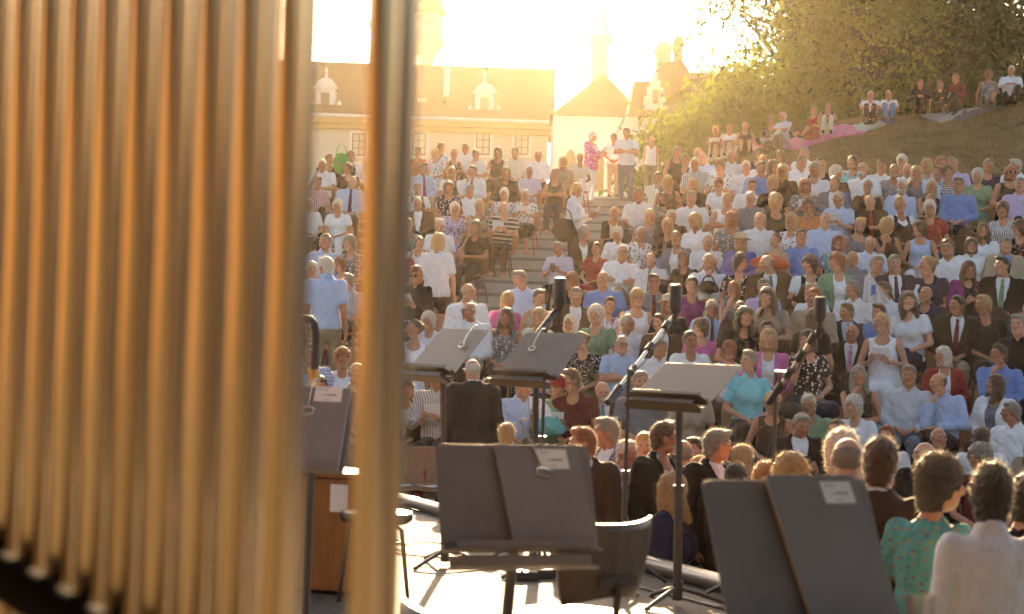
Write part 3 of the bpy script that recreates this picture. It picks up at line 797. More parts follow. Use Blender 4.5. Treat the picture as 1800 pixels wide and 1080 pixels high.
CATALOG = '''
A 180 255 m sn te.black chin r
A 125 290 m sw ss.white chin C
A 340 225 f on cd.white lap C g
A 315 320 f cn te.brown lap C g
A 305 415 m bw ls.lblue lap r t=maroon
A 62 420 m sn ss.red.k lap C
A 237 590 f sw te.white lap C
A 28 575 m sw ss.white lap C
A 130 855 m sg ss.lblue lap L
A 345 865 f sg te.grey.f lap C
A 690 345 f ln di.white lap C
A 845 200 f sn te.rust lap C
A 965 165 f on te.white.f lap R
A 1010 210 f sy sl.black.f cross C
A 1150 170 m sg ls.white lap C
A 1280 220 m sn ss.white chin C g
A 1372 200 f on sl.brown lap C
A 860 320 m sn ls.lblue lap r t=red
A 1055 345 f oy di.white lap C
A 1210 340 m sn ls.white chin l t=maroon g
A 1445 350 f on cd.black lap C
A 820 465 f pn di.white lap C
A 1045 455 f on te.navy.f lap r
A 1215 485 m sg ss.white lap C
A 1435 505 f cw te.pale.f lap C
A 815 575 m sw jk.brown lap C s=white g
A 1060 610 f cw te.lilac.f lap C
A 1225 600 f sy te.tan.f chin C
A 1415 610 m bw te.brown.h hold L
A 795 730 f py sl.green.f lap C
A 950 735 m sw ss.white lap L
A 1205 745 f on te.black chin C s=red
A 790 865 f pn te.white chin r
A 672 890 f sn te.red lap R
A 668 600 f cg ss.lilac lap C
A 690 500 m sw ss.lblue lap r
A 975 205 f oy te.white.f lap l
B 150 205 m sn ss.cream lap C
B 365 220 m bw ls.white lap C
B 525 265 f oy te.tan lap C
B 655 240 f py te.cream lap C
B 300 345 m sg ss.lilac.k lap C
B 478 360 f pn sl.black cross C
B 275 510 f sw te.white.f hold C
B 1365 200 f on sl.black lap C
B 1425 260 f cn te.black lap r
B 1265 390 m sn jk.cream chin C s=grey
B 1130 510 m sn ss.white lap l
B 1275 535 f on te.grey lap l
B 1455 420 f oy sl.black lap r
B 900 645 f sy cd.black chin C s=cream g
B 715 790 f sg jk.brown lap R s=white
B 960 795 f cw ls.white lap l
B 1140 660 f oy te.grey lap C
B 1325 670 m sw te.black lap C
B 1240 740 f cy te.black lap C
B 1140 795 f sw te.white.f lap C
B 1440 830 f pn cd.grey lap C s=white
B 510 905 m sg ss.lilac.v phone C
B 760 905 f sn te.red lap C
B 935 930 m bg ls.white cross C g
B 1210 985 m bg ls.white lap C t=grey
B 1440 990 f cn te.black lap C
C 190 215 f sy te.white lap C
C 260 240 m bg ls.lblue lap C
C 195 285 m sw ss.grey.k lap C
C 405 300 f cn te.pale.f hold C
C 515 225 m bw ss.white lap l
C 635 265 f sy te.white lap C
C 645 212 f on te.navy lap C
C 580 310 m sw ss.white lap C
C 790 228 f on sl.cream lap l n
C 830 205 m sg ss.white lap l
C 795 300 f ln sl.red.f lap r
C 880 320 m sn ss.blue lap C
C 940 275 m sn ss.white lap C g
C 1015 340 f oy ls.black lap C
C 1095 325 f cg te.white lap C
C 1160 350 f sw te.black lap R
C 1145 288 f sn te.navy lap C
C 1260 275 f on te.turq.f lap C
C 140 430 f oy te.black lap C
C 290 430 f cr te.white lap C
C 560 440 m sn ss.white hold C g
C 740 430 f sy te.black lap C
C 985 440 f or te.grey.f hold C
C 1185 430 m sn jk.grey lap C s=white
C 170 535 m sg ss.white lap C
C 390 550 f sy sl.white cross C
C 585 540 m sw ss.grey lap C
C 790 560 f sy sl.black lap r
C 1045 590 f cn te.orange lap C
C 1215 540 m sw ss.lblue hold l
C 215 705 f sy ls.white lap l s=red
C 485 690 f or te.grey.f lap C
C 660 690 m bn ss.white lap l
C 875 700 f oy te.white.f lap C c2=red
C 1100 690 m bg ls.lblue lap C
C 265 850 m bn ls.white hold C
C 505 860 f oy jk.purple lap C s=red hat
C 710 840 f pn sl.tan hold l
C 955 820 m sn ss.blue lap r
C 1195 870 f or te.teal.f lap C
C 340 1000 m bw ls.white chin r
C 560 1010 f ck te.black.f lap R g
C 850 1015 m bn jk.brown lap L s=white t=grey
C 1020 1020 f cn di.white lap L
D 90 270 f on te.white lap C
D 130 325 m bw ss.white lap C b
D 310 305 m sn ss.white lap C
D 385 325 m bn ss.white lap C
D 470 262 f cw te.grey lap C
D 480 335 f pn te.grey.f lap C
D 595 350 f oy te.grey chin C
D 675 350 m sn ss.lblue lap l
D 700 275 f or te.brown lap r
D 745 295 f oy te.lblue lap l
D 780 345 f sn te.navy.k lap C
D 850 290 m sg ss.lilac lap C
D 895 372 f cw te.green lap C s=black
D 1035 350 f or sl.black lap C n
D 1095 345 m sg te.grey lap C
D 1115 298 m sg te.navy lap C
D 1190 300 m sw ss.white lap L
D 1245 315 m sk te.navy lap C
D 160 450 f pg te.black lap C
D 240 565 m bg jk.black cross C s=black t=red
D 445 450 m sw ls.lblue lap l b
D 600 455 f oy sl.black chin C
D 820 440 m sn ls.blue lap C g
D 1275 440 m sg ss.lilac lap C
D 455 575 f sy di.white lap L
D 675 610 f cw te.red lap C g
D 1200 620 f cn te.white.v lap C c2=black
D 85 730 f sy sl.grey lap C
D 380 740 f sy sl.black chin R
D 550 760 f cn sl.lblue lap L
D 1080 770 f ln te.white lap C
D 1220 755 f cn te.black.f lap L c2=red g
D 180 865 m bg ss.lblue.k lap C
D 800 895 m sn ss.white lap C g
D 955 890 f on ss.white lap C g
D 1170 890 m sg jk.tan lap C s=blue
D 85 975 m bg ss.grey lap C
D 225 1000 f cr cd.green lap L s=white
D 405 1020 m sg te.grey lap C
D 480 1005 m sg jk.navy lap C s=white t=navy
D 570 1040 f cr te.white lap C
D 655 1010 f py te.navy lap L
D 870 1050 f ln cd.plum phone C s=black g
D 1035 1030 m sk jk.black lap L s=white t=green
D 1185 1040 m sn te.grey lap C g
D 1305 1055 f pn ls.black fan C
E 45 130 m sw te.white lap C
E 250 105 f cr te.lilac lap L
E 258 210 m sg ss.grey.v lap L
E 740 150 f or ls.black hold C n
E 830 410 f cg cd.black.f lap R s=white g c2=white
E 985 410 m bw jk.white lap L g s=white
E 968 490 f cw te.white lap C
E 1140 280 m bg ls.white lap R t=grey g
E 1315 345 f cy jk.pink lap C s=black
E 1290 450 f ln sl.grey.f lap C
E 690 535 f pn sl.white lap L
E 165 730 f cr te.white lap r
E 120 705 m sg te.blue.k lap r
E 600 710 m sn ls.white lap R
E 575 830 m bn ls.tan lap C
E 690 1000 f on jk.black lap C s=cream row=2
E 258 945 f on te.brown lap C
E 850 820 m sg ls.tan.v hold C
F 265 195 m sg ss.lblue lap L
F 250 450 f oy te.cream lap C
F 345 325 f sn sl.tan lap R
F 540 310 m sg jk.brown lap C s=white
F 590 205 f or cd.black lap C s=black g
F 545 492 f ow te.white lap C g
F 810 190 m bn ss.blue lap C
F 775 370 f sn te.white.f lap C c2=plum
F 1015 330 f cy sl.white lap C g
F 1150 225 m sn ls.grey lap C t=maroon g
F 1320 240 f sn te.plum lap C
F 950 450 f cw te.green lap C
F 985 500 m sw ss.white.k lap R
F 800 620 f pk te.black.d lap L c2=white
F 990 640 m bg ss.lblue cross C g
F 1130 665 m sg ls.white lap C
F 1290 500 m sn jk.brown lap L s=white
F 1340 610 f pn te.white lap C
F 590 845 m sn te.maroon lap L
F 720 870 m sg te.grey lap C
F 520 920 f cr te.green hold C hatred
F 695 950 m bw jk.brown hold C s=white t=teal b
F 620 660 m sw ss.lblue lap C
F 120 940 f sn te.white lap C
F 400 930 m sg ss.lblue lap C
F 1000 900 f cy te.tan lap C
G 455 270 f or sl.grey chin l g
G 605 250 m sg ss.lilac lap C n
G 790 300 f ln te.tan chin C
G 905 310 m sr ls.tan lap C
G 1100 290 f oy te.white lap l
G 1175 265 m sg ss.white lap L
G 235 380 f or te.black lap C hat s=red
G 350 410 m sw ss.lblue lap C t=maroon g
G 505 450 f lk te.black lap C
G 690 410 m bn jk.brown lap C s=white t=pink
G 845 450 f ln te.black lap B
G 1105 430 m sn jk.navy lap L s=lblue t=black
G 215 530 f cn te.pink lap L
G 405 580 f oy cd.pink lap C s=white
G 600 540 m sn jk.brown lap C s=white t=lilac
G 780 600 f ok te.black.f raise L c2=white
G 300 705 f sr te.white lap C g
G 515 735 f sg ss.turq lap L
G 1000 580 m bg jk.black lap C s=white t=pink
G 1052 1058 f sw te.white lap C
H 240 275 m sk ls.white lap L
H 120 490 f py sl.white hold l
H 345 440 m sn ls.blue lap l
H 435 340 f ln te.white lap r
H 560 370 m sk jk.black lap L s=white t=maroon
H 545 300 m bn te.navy lap C
H 850 370 f sy te.black lap L s=red
H 1000 390 m bg jk.navy chin L s=lblue
H 1190 510 m sg ls.black lap C
H 715 720 f ow cd.red lap L s=white
H 1050 710 m sk ls.blue chin L g
H 215 855 f lg sl.black chin C
H 430 850 m sg ls.pale lap C
H 760 900 m bk ls.lblue chin L
H 970 930 f ln cd.white lap L s=grey
H 1220 960 f ln te.black lap C
J 845 130 m sg ls.white lap L
I 545 110 f sy sl.brown lap C g
I 720 180 m sg jk.black phone C s=white
I 735 100 m sw te.green lap C
J 95 210 f pn te.grey lap L
J 280 260 f sr te.white lap C
J 365 320 m bk jk.black lap L s=white
J 480 270 m bw jk.black lap C s=white
J 545 240 m sn te.white lap B
J 735 260 f ln te.tan lap C
J 760 340 f sg te.maroon lap L g
J 835 430 m sg ss.lblue lap L
'''
STANDING = '''
Z 1040 240 f sw jk.pink.f hold R stand=t body=60 bot=trousers.white d=38.2 c2=white s=white g
Z 1080 243 f sn te.white clasp l stand=t bot=trousers.tan d=38.8
Z 1103 234 m sn ss.white cross C stand=t bot=trousers.grey d=38.2
Z 1144 250 f sy sl.white down C stand=t bot=trousers.khaki d=38.4
Z 1012 331 f py ls.white hold R stand=t body=75 bot=trousers.black d=28.8
Z 770 417 f oy ss.white down C stand=t body=172 bot=shorts.black d=23.7
Z 575 467 m sw ss.lblue down R stand=w body=160 bot=trousers.khaki d=21.4
Z 836 650 m bw jk.dark down C stand=t body=178 bot=trousers.dark s=white d=16.6
Z 1031 778 m sr jk.brown down L stand=t body=-35 s=white t=maroon d=11.4
Z 1075 760 m sg jk.grey down L stand=t body=-45 s=white d=12.4
Z 1098 797 m sw ls.lblue hold r stand=t body=25 d=12.0
Z 1130 782 f sy te.grey down C stand=t d=12.6
Z 1163 768 m sn cd.black down R stand=t body=55 s=white g d=11.7
Z 1184 862 f ly jk.navy lap R stand=c body=70 s=navy
Z 1205 797 m bg jk.black down C stand=t body=170 s=white d=12.0
Z 1236 825 f oy te.white down l stand=t body=-30 g d=11.7
Z 1254 781 m sg jk.black down R stand=t body=55 s=white g d=11.5
Z 1308 808 f sy te.grey down C stand=t body=150 d=11.3
Z 1285 838 m sk jk.black hold C stand=t body=150 s=white d=10.9
Z 1340 845 f co te.tan down C stand=t body=175
Z 1395 830 f oy te.brown down C stand=t body=178
Z 1471 797 f cw te.navy down C stand=t body=165
Z 1491 805 m bg jk.grey down r stand=t body=155 s=white
Z 1535 815 m sn jk.brown down C stand=t body=172 s=white d=7.5 w=.94
Z 1640 850 f ck te.sea.m down L stand=t body=150 bot=skirt.sea.m c2=maroon d=7.2 w=.9
Z 1734 872 m ck ls.white down C stand=t body=-168 w=.84
Z 1796 878 f ck te.black down C stand=t body=170 d=8.2
Z 1180 762 m sn te.grey down C stand=t d=13.2
Z 1060 800 f on te.navy down l stand=t d=12.8
Z 1222 792 m sk jk.black down l stand=t d=12.6 s=white
Z 890 766 f sy te.grey lap C stand=t body=175
'''
GRASS = '''
Q 275 640 f sy sl.black knees C stand=g bot=skirt.cream
Q 345 630 f pn te.cream knees C stand=g bot=skirt.white
Q 425 620 f sy sl.black hold C stand=g bot=skirt.brown
Q 550 600 f cn te.brown.f prop r stand=e bot=trousers.brown
Q 612 572 m sw ss.pale knees l stand=e body=-40 bot=trousers.cream
Q 760 540 f on sl.red prop r stand=e body=-35 bot=skirt.red
Q 830 522 m sn sl.maroon knees C stand=g bot=trousers.cream
Q 1042 467 m sw te.white knees C stand=g bot=trousers.black
Q 1135 462 f py te.white hold l stand=g bot=trousers.denim
Q 1290 412 m sn ls.black knees C stand=g bot=trousers.black
Q 1385 412 f on te.black prop C stand=e bot=trousers.black
Q 1465 378 m sn ls.maroon prop l stand=e body=-30 bot=trousers.black
Q 1625 352 f cn sl.grey.f prop R stand=e bot=skirt.grey
Q 1735 322 m sw ls.white knees C stand=e bot=trousers.black
'''
for ln in CATALOG.strip().splitlines(): PEOPLE.append(read_line(ln))
NSEAT = len(PEOPLE)
for ln in STANDING.strip().splitlines(): PEOPLE.append(read_line(ln))
for ln in GRASS.strip().splitlines(): PEOPLE.append(read_line(ln))

# stage edge: a straight line seen from the stage, audience beyond it
EDGE_A, EDGE_B = Vector((-1.09, 14.9, 0)), Vector((1.21, 10.1, 0))
EDGE_T = (EDGE_B - EDGE_A).normalized(); EDGE_N = Vector((-EDGE_T.y, EDGE_T.x, 0))
if EDGE_N.y < 0: EDGE_N = -EDGE_N
CORNER = Vector((1.40, 9.70, 0))          # where the stage edge turns back along its side
def edge_dist(az):
    if az > math.atan2(CORNER.x, CORNER.y): return CORNER.x / math.sin(az)
    """distance at which a bearing crosses the stage edge"""
    dv = Vector((math.sin(az), math.cos(az), 0)); den = dv.dot(EDGE_N)
    return EDGE_A.dot(EDGE_N) / den

HILL_AZ0, HILL_AZ1 = R(5.2), R(24)
def crest_r(az): return 45.0
def hill_h(az, r):
    """grass slope behind the top rows, at the bearing az and distance r"""
    base = row_h(NR - 1)
    u = (math.degrees(az) - 6.4) / 10.6
    top = 7.25 + 1.75 * u + .25 * math.sin(u * 5)
    top = max(base, top) if u > -.12 else base + max(0, (top - base)) * max(0, 1 + (u + .12) * 6)
    t = min(1, max(0, (r - 35.6) / (crest_r(az) - 35.6)))
    return base - .35 + (top - base + .35) * (t * .75 + .25 * t * t) if r <= crest_r(az) else top - .0 * (r - crest_r(az))

# where everybody sits or stands
for i, p in enumerate(PEOPLE):
    az, t = ray(p['x'], p['y']); p['az'] = az; p['i'] = i
    if p['stand'] is None:
        best = None
        for k in (range(0, NR) if p['row'] is None else [int(p['row'])]):
            r = row_r(k, az) + .40; res = EYE + t * r - row_h(k) - 1.205
            if best is None or abs(res) < abs(best[0]): best = (res, k, r)
        res, k, r = best
        p['row'] = k; p['r'] = r + max(-.12, min(.12, -res * 1.0)); p['sc'] = max(.94, min(1.06, (EYE + t * p['r'] - row_h(k)) / 1.205)); p['z'] = row_h(k)
        p['legs'] = 'x' if (i * 7) % 5 == 0 and p['pose'] in ('lap', 'cross', 'chin') else 's'
    elif p['stand'] == 'c':
        p['legs'] = 's'; p['r'] = edge_dist(az) + .42; p['z'] = 0.0; p['row'] = None; p['sc'] = max(.9, min(1.12, (EYE + t * p['r']) / 1.205))
    elif p['stand'] in 'tw':
        p['legs'] = p['stand']
        if p['d']:
            p['r'] = p['d']; p['z'] = slope_h(p['d'], az)
        else:
            p['r'] = max((1.63 - EYE) / t, edge_dist(az) + .42); p['z'] = 0.0
        p['sc'] = max(.80, min(1.1, (EYE + t * p['r'] - p['z']) / 1.61)); p['row'] = None
    else:
        p['legs'] = p['stand']; p['row'] = None
        lo = 37.0; best = None
        for j in range(60):
            r = 37 + j * .14; e = abs(EYE + t * r - hill_h(az, r) - .8)
            if best is None or e < best[0] - 1e-4: best = (e, r)
        p['r'] = best[1]; p['z'] = hill_h(az, best[1]); p['sc'] = max(.85, min(1.1, (EYE + t * p['r'] - p['z']) / .82))
# neighbours in one row keep an arm's width apart
for _ in range(30):
    rows = {}
    for p in PEOPLE:
        if p['row'] is not None: rows.setdefault(p['row'], []).append(p)
    for k, L in rows.items():
        L.sort(key=lambda q: q['az'])
        for a, b in zip(L, L[1:]):
            g = (b['az'] - a['az']) * a['r']
            if g < .43:
                s_ = min(.05, (.43 - g) / 2) / a['r']; a['az'] -= s_ * .8; b['az'] += s_ * .8
for p in PEOPLE:
    p['loc'] = Vector((math.sin(p['az']) * p['r'], math.cos(p['az']) * p['r'], p['z']))

# ---------------------------------------------------------------- words that single each person out
def clothes(p, short=False):
    c = cw(p['tc'])
    if p['top'] == 'di': s = 'white blouse and dark bodice'
    else: s = c + ' ' + (PATW[p['pat']] + ' ' if p['pat'] else '') + TOPW[p['top']]
    if p['stand'] in ('t', 'w') and p['bot']:
        bt = p['bot'].split('.')
        if bt[1] != p['tc']: s += ' and ' + cw(bt[1]) + ' ' + bt[0]
        elif bt[0] == 'skirt': s = s.replace('top', 'dress')
    if p['t']: s += ' and ' + cw(p['t']) + ' tie'
    elif p['s'] and p['top'] in ('jk', 'cd') and not short and p['s'] != p['tc']: s += ' over ' + cw(p['s']) + (' shirt' if p['sex'] == 'm' else ' top')
    if p['hat']: s += ' and ' + ('red hat' if p['hat'] == 2 else 'straw hat')
    if p['glasses'] == 2: s += ' and sunglasses'
    elif p['glasses'] == 1 and p['r'] < 22 and not short: s += ', with glasses'
    return s
for p in PEOPLE: p['cl'] = clothes(p); p['cls'] = clothes(p, True)
def words_n(s): return len(s.replace(',', ' ').split())
cnt = {}
for p in PEOPLE: cnt[p['cl']] = cnt.get(p['cl'], 0) + 1
cnts = {}
for p in PEOPLE: cnts[p['cls']] = cnts.get(p['cls'], 0) + 1
VERB = {None: 'seated', 'c': 'seated', 't': 'standing', 'w': 'walking', 'g': 'sitting on the grass', 'e': 'sitting on the grass'}
used = set()
def pose_w(p): return POSEW[p['pose']] if abs(p['body']) < 100 else ('seen from behind')
for p in PEOPLE:
    if cnt[p['cl']] == 1:
        lab = 'person in ' + p['cl'] + ', ' + pose_w(p)
        if words_n(lab) <= 14: p['label'] = lab; used.add(lab)
for p in PEOPLE:
    if 'label' in p: continue
    tries = []
    near = sorted((q for q in PEOPLE if q is not p and cnts[q['cls']] == 1 and words_n(q['cls']) <= 6), key=lambda q: (q['loc'] - p['loc']).length)[:30]
    for q in near:
        dr = q['r'] - p['r']; side = abs((q['az'] - p['az']) * p['r'])
        rel = 'beside' if abs(dr) < .55 else ('in front of' if dr > 0 else 'behind')
        if rel != 'beside' and side > 1.2: rel = 'near'
        for pw in ('',):
            tries.append('person in ' + p['cls'] + pw + ' ' + rel + ' person in ' + q['cls'])
    for lab in tries:
        if lab not in used and 4 <= words_n(lab) <= 14: p['label'] = lab; used.add(lab); break
    else: p['label'] = 'person in ' + p['cls'] + ', ' + pose_w(p)

def colour(o, c, c2=None):
    o.color = (*c, 1)
    if c2 is not None: o['c2'] = tuple(float(v) for v in c2)
def dress(o, m, c, c2):
    if not o.data.materials: o.data.materials.append(M['plain'])
    o.material_slots[0].link = 'OBJECT'; o.material_slots[0].material = m; colour(o, c, c2)
def jit(c, a=.1):
    k = 1 + rng.uniform(-a, a); return tuple(max(0.004, min(.9, v * k)) for v in c)


# ---------------------------------------------------------------- materials of the place
def concrete(name, c, seam=None):
    t = NT(name); v = t.obj(); n = t.noise(v, 3, 6, .65); n2 = t.noise(v, 60, 3)
    col = t.ramp(n, [(.3, tuple(x * .72 for x in c)), (.55, c), (.75, tuple(x * 1.15 for x in c))])
    col = t.mix(t.math('MULTIPLY', n2, .3), col, tuple(x * .7 for x in c))
    t.base(col, t.math('MULTIPLY_ADD', n, .3, .5)); t.bump(n2, .25, .006); return t.m
M['concrete'] = concrete('concrete', (.22, .20, .17))
M['step_edge'] = concrete('step_concrete', (.42, .385, .33))
M['paving'] = concrete('paving', (.14, .125, .11))
def stage_mat():
    t = NT('stage_boards'); v = t.obj(); n = t.noise(v, 1.3, 5, .6); n2 = t.noise(t.scaled(v, (1, 1, 1)), 38, 4, .7)
    sp = t.node('ShaderNodeTexVoronoi'); t.put(sp.inputs['Vector'], v); sp.inputs['Scale'].default_value = 26
    col = t.ramp(n, [(.3, (.105, .094, .079)), (.7, (.15, .135, .113))])
    col = t.mix(t.math('LESS_THAN', sp.outputs['Distance'], .16), col, (.36, .32, .27))
    x, y, z = t.xyz(v)
    col = t.mix(t.math('LESS_THAN', t.math('FRACT', t.math('MULTIPLY', x, .5)), .004), col, (.12, .1, .08))
    col = t.mix(t.math('LESS_THAN', t.math('FRACT', t.math('MULTIPLY', y, .5)), .004), col, (.12, .1, .08))
    t.base(col, t.math('MULTIPLY_ADD', n2, .25, .62), 0, .12); t.bump(n2, .25, .004); return t.m
M['stage'] = stage_mat()
def grass_mat():
    t = NT('dry_grass_ground'); v = t.obj(); n = t.noise(v, .9, 6, .7); n2 = t.noise(v, 14, 5, .7)
    col = t.ramp(n, [(.3, (.15, .11, .05)), (.5, (.25, .175, .085)), (.7, (.34, .24, .125))])
    col = t.mix(t.math('MULTIPLY', n2, .7), col, (.21, .15, .07)); t.base(col, .95, 0, .1); t.bump(n2, 1.0, .08); return t.m
M['grass'] = grass_mat()
def leaf_mat(name, c, tr, trans=.45):
    t = NT(name); v = t.obj(); n = t.noise(v, 1.1, 3); n2 = t.noise(v, 7, 3)
    col = t.mix(t.math('MULTIPLY', n, .9), tuple(x * .65 for x in c), tuple(x * 1.45 for x in c)); col = t.mix(t.math('MULTIPLY', n2, .4), col, (c[0] * 1.7, c[1] * 1.25, c[2]))
    t.base(col, .6, 0, .3)
    l = t.node('ShaderNodeBsdfTranslucent'); t.put(l.inputs[0], t.mix(1.0, col, tr, 'MULTIPLY'))
    mx = t.node('ShaderNodeMixShader'); mx.inputs[0].default_value = trans
    t.l.new(t.b.outputs[0], mx.inputs[1]); t.l.new(l.outputs[0], mx.inputs[2]); t.l.new(mx.outputs[0], t.out.inputs[0]); return t.m
M['leaf_dark'] = leaf_mat('dark_leaves', (.026, .050, .013), (1.3, 1.6, .6), .16)
M['leaf_mid'] = leaf_mat('mid_green_leaves', (.040, .068, .017), (1.4, 1.6, .6), .2)
M['leaf_yellow'] = leaf_mat('yellow_green_leaves', (.10, .135, .022), (1.6, 1.75, .6), .26)
M['bark'] = mat('bark', (.07, .05, .035), .9, var=.3, bump=.8, bscale=14)
def plaster_mat(name, c):
    t = NT(name); v = t.obj(); n = t.noise(v, .35, 6, .7); n2 = t.noise(v, 9, 4)
    col = t.ramp(n, [(.3, tuple(x * .85 for x in c)), (.7, c)]); t.base(col, .85, 0, .2); t.bump(n2, .2, .02); return t.m
M['plaster'] = plaster_mat('pale_plaster', (.60, .58, .46)); M['plaster_white'] = plaster_mat('white_plaster', (.78, .76, .70)); M['stone'] = plaster_mat('weathered_stone', (.52, .46, .36))
M['cornice'] = plaster_mat('ochre_cornice', (.55, .36, .14))
def roof_mat(name, c):
    t = NT(name); v = t.obj(); n = t.noise(v, .8, 6, .7)
    br = t.node('ShaderNodeTexBrick'); t.put(br.inputs['Vector'], t.scaled(v, (1, 1, 1))); br.inputs['Scale'].default_value = 3.2
    br.inputs['Color1'].default_value = (*c, 1); br.inputs['Color2'].default_value = (*[x * .75 for x in c], 1); br.inputs['Mortar'].default_value = (*[x * .4 for x in c], 1)
    t.base(t.mix(t.math('MULTIPLY', n, .6), br.outputs[0], tuple(x * .6 for x in c)), .85, 0, .2); t.bump(br.outputs[1], .4, .03); return t.m
M['roof'] = roof_mat('brown_roof_tiles', (.075, .050, .036)); M['roof_red'] = roof_mat('red_roof_tiles', (.26, .11, .055))
M['window_glass'] = mat('window_glass', (.045, .05, .055), .12, 0, .6, var=.3, scale=2)
M['window_wood'] = mat('window_wood', (.20, .13, .07), .6)
M['chimney'] = mat('rendered_chimney', (.52, .42, .33), .9, bump=.3)
M['brick'] = mat('chimney_brick', (.32, .17, .10), .9, var=.3, bump=.4)

# ---------------------------------------------------------------- the ground and the seating slope
mb = MB(); S_ = 260
mb.add([(-S_, -60, 0), (S_, -60, 0), (S_, 460, 0), (-S_, 460, 0)], [(0, 1, 2, 3)]); tag(mb.build('ground', M['paving']), kind='structure')
mb = MB(); azs = [R(-30 + 1.0 * k) for k in range(61)]
def ringpt(a, r, z): return (math.sin(a) * r, math.cos(a) * r, z)
for k in range(1, NR):
    z0, z1 = row_h(k - 1), row_h(k)
    for a, b in zip(azs, azs[1:]):
        ra, rb = row_r(k, a), row_r(k, b); sa, sb = (row_r(k + 1, a), row_r(k + 1, b)) if k + 1 < NR else (39.6, 39.6)
        mb.add([ringpt(a, ra, z0), ringpt(b, rb, z0), ringpt(b, rb, z1), ringpt(a, ra, z1)], [(0, 1, 2, 3)])
        mb.add([ringpt(a, ra, z1), ringpt(b, rb, z1), ringpt(b, sb, z1), ringpt(a, sa, z1)], [(0, 1, 2, 3)])
tag(mb.build('seating_terrace', M['concrete']), kind='structure')
mb = MB()
for k in range(1, NR):                                     # pale nosing along every step
    z1 = row_h(k)
    for a, b in zip(azs, azs[1:]):
        q = [ringpt(t_, row_r(k, t_) + r_, z_) for t_ in (a, b) for r_, z_ in ((-.025, z1 - .05), (-.025, z1 + .006), (.28, z1 + .006))]
        mb.add(q, [(0, 3, 4, 1), (1, 4, 5, 2)])
tag(mb.build('terrace_nosing', M['step_edge']), kind='structure')
AIS0, AIS1 = Vector((-.24, 24.2, 0)), Vector((1.95, 38, 0))
def aisle(r):
    d = (AIS1 - AIS0).normalized(); a = AIS0.dot(d); q = AIS0.length_squared - r * r; tt = -a + math.sqrt(max(0, a * a - q)); return AIS0 + d * tt
mb = MB()
for k in range(1, NR):
    c = aisle(row_r(k, .02) - .26); az = math.atan2(c.x, c.y); c = aisle(row_r(k, az) - .262); z0 = row_h(k - 1); hh_ = (row_h(k) - z0) / 2
    mb.box((c.x, c.y, z0 + hh_ / 2 + .004), (1.9, .46, hh_), Matrix.Rotation(-az, 3, 'Z'))
tag(mb.build('aisle_steps', M['step_edge'], bevel=.008), kind='structure')
# level ground behind the rows and the grass slope at one side
mb = MB(); zt = row_h(NR - 1); az2 = [R(-38 + 2 * k) for k in range(39)]
rr_ = [39.5, 60, 100, 200, 440]; zz_ = [zt - .01, zt + .1, 8.5, 8.6, 8.7]
for a, b in zip(az2, az2[1:]):
    for (ra, za), (rb, zb) in zip(zip(rr_, zz_), zip(rr_[1:], zz_[1:])):
        mb.add([ringpt(a, ra, za), ringpt(b, ra, za), ringpt(b, rb, zb), ringpt(a, rb, zb)], [(0, 1, 2, 3)])
tag(mb.build('upper_ground', M['grass']), kind='structure')
na, nr_ = 60, 40
rads = [34.8 + (45 - 34.8) * k / 28 for k in range(29)] + [46.5, 49, 54, 62, 75, 95]
V, Q = [], []
for i in range(na + 1):
    a = HILL_AZ0 + (R(34) - HILL_AZ0) * i / na
    for r in rads:
        z = hill_h(min(a, HILL_AZ1), r) + .05 * math.sin(r * 1.3 + a * 40) * math.sin(a * 90 + r * .4) * min(1, max(0, r - 36) / 3)
        if r > 45: z -= .02 * (r - 45)
        V.append((math.sin(a) * r, math.cos(a) * r, z))
n = len(rads)
for i in range(na):
    for j in range(n - 1): Q.append((i * n + j, (i + 1) * n + j, (i + 1) * n + j + 1, i * n + j + 1))
hill = link('grass_hill', np_mesh('grass_hill', V, Q, mat=M['grass'])); tag(hill, kind='structure')
rg = np.random.default_rng(5); ng = 26000                  # short dry tufts
ga = rg.uniform(float(HILL_AZ0) + .01, .34, ng); gr = 36.5 + 9.3 * rg.random(ng)
gz = np.array([hill_h(a, r) for a, r in zip(np.minimum(ga, HILL_AZ1), gr)]) + .05 * np.sin(gr * 1.3 + ga * 40) * np.sin(ga * 90 + gr * .4) * np.clip((gr - 36) / 3, 0, 1) - .01
P = np.stack([np.sin(ga) * gr, np.cos(ga) * gr, gz], 1); th = rg.uniform(0, 6.28, ng); w = rg.uniform(.012, .035, ng); hh = rg.uniform(.03, .10, ng)
dx = np.stack([np.cos(th) * w, np.sin(th) * w, 0 * w], 1); tip = np.stack([rg.normal(0, .03, ng), rg.normal(0, .03, ng), hh], 1)
V = np.concatenate([P - dx, P + dx, P + tip]); k = np.arange(ng)
o = link('dry_grass', np_mesh('dry_grass', V, [], np.stack([k, ng + k, 2 * ng + k], 1), False, None, M['grass'])); tag(o, 'short dry grass growing over the slope behind the top rows', 'grass', kind='stuff')

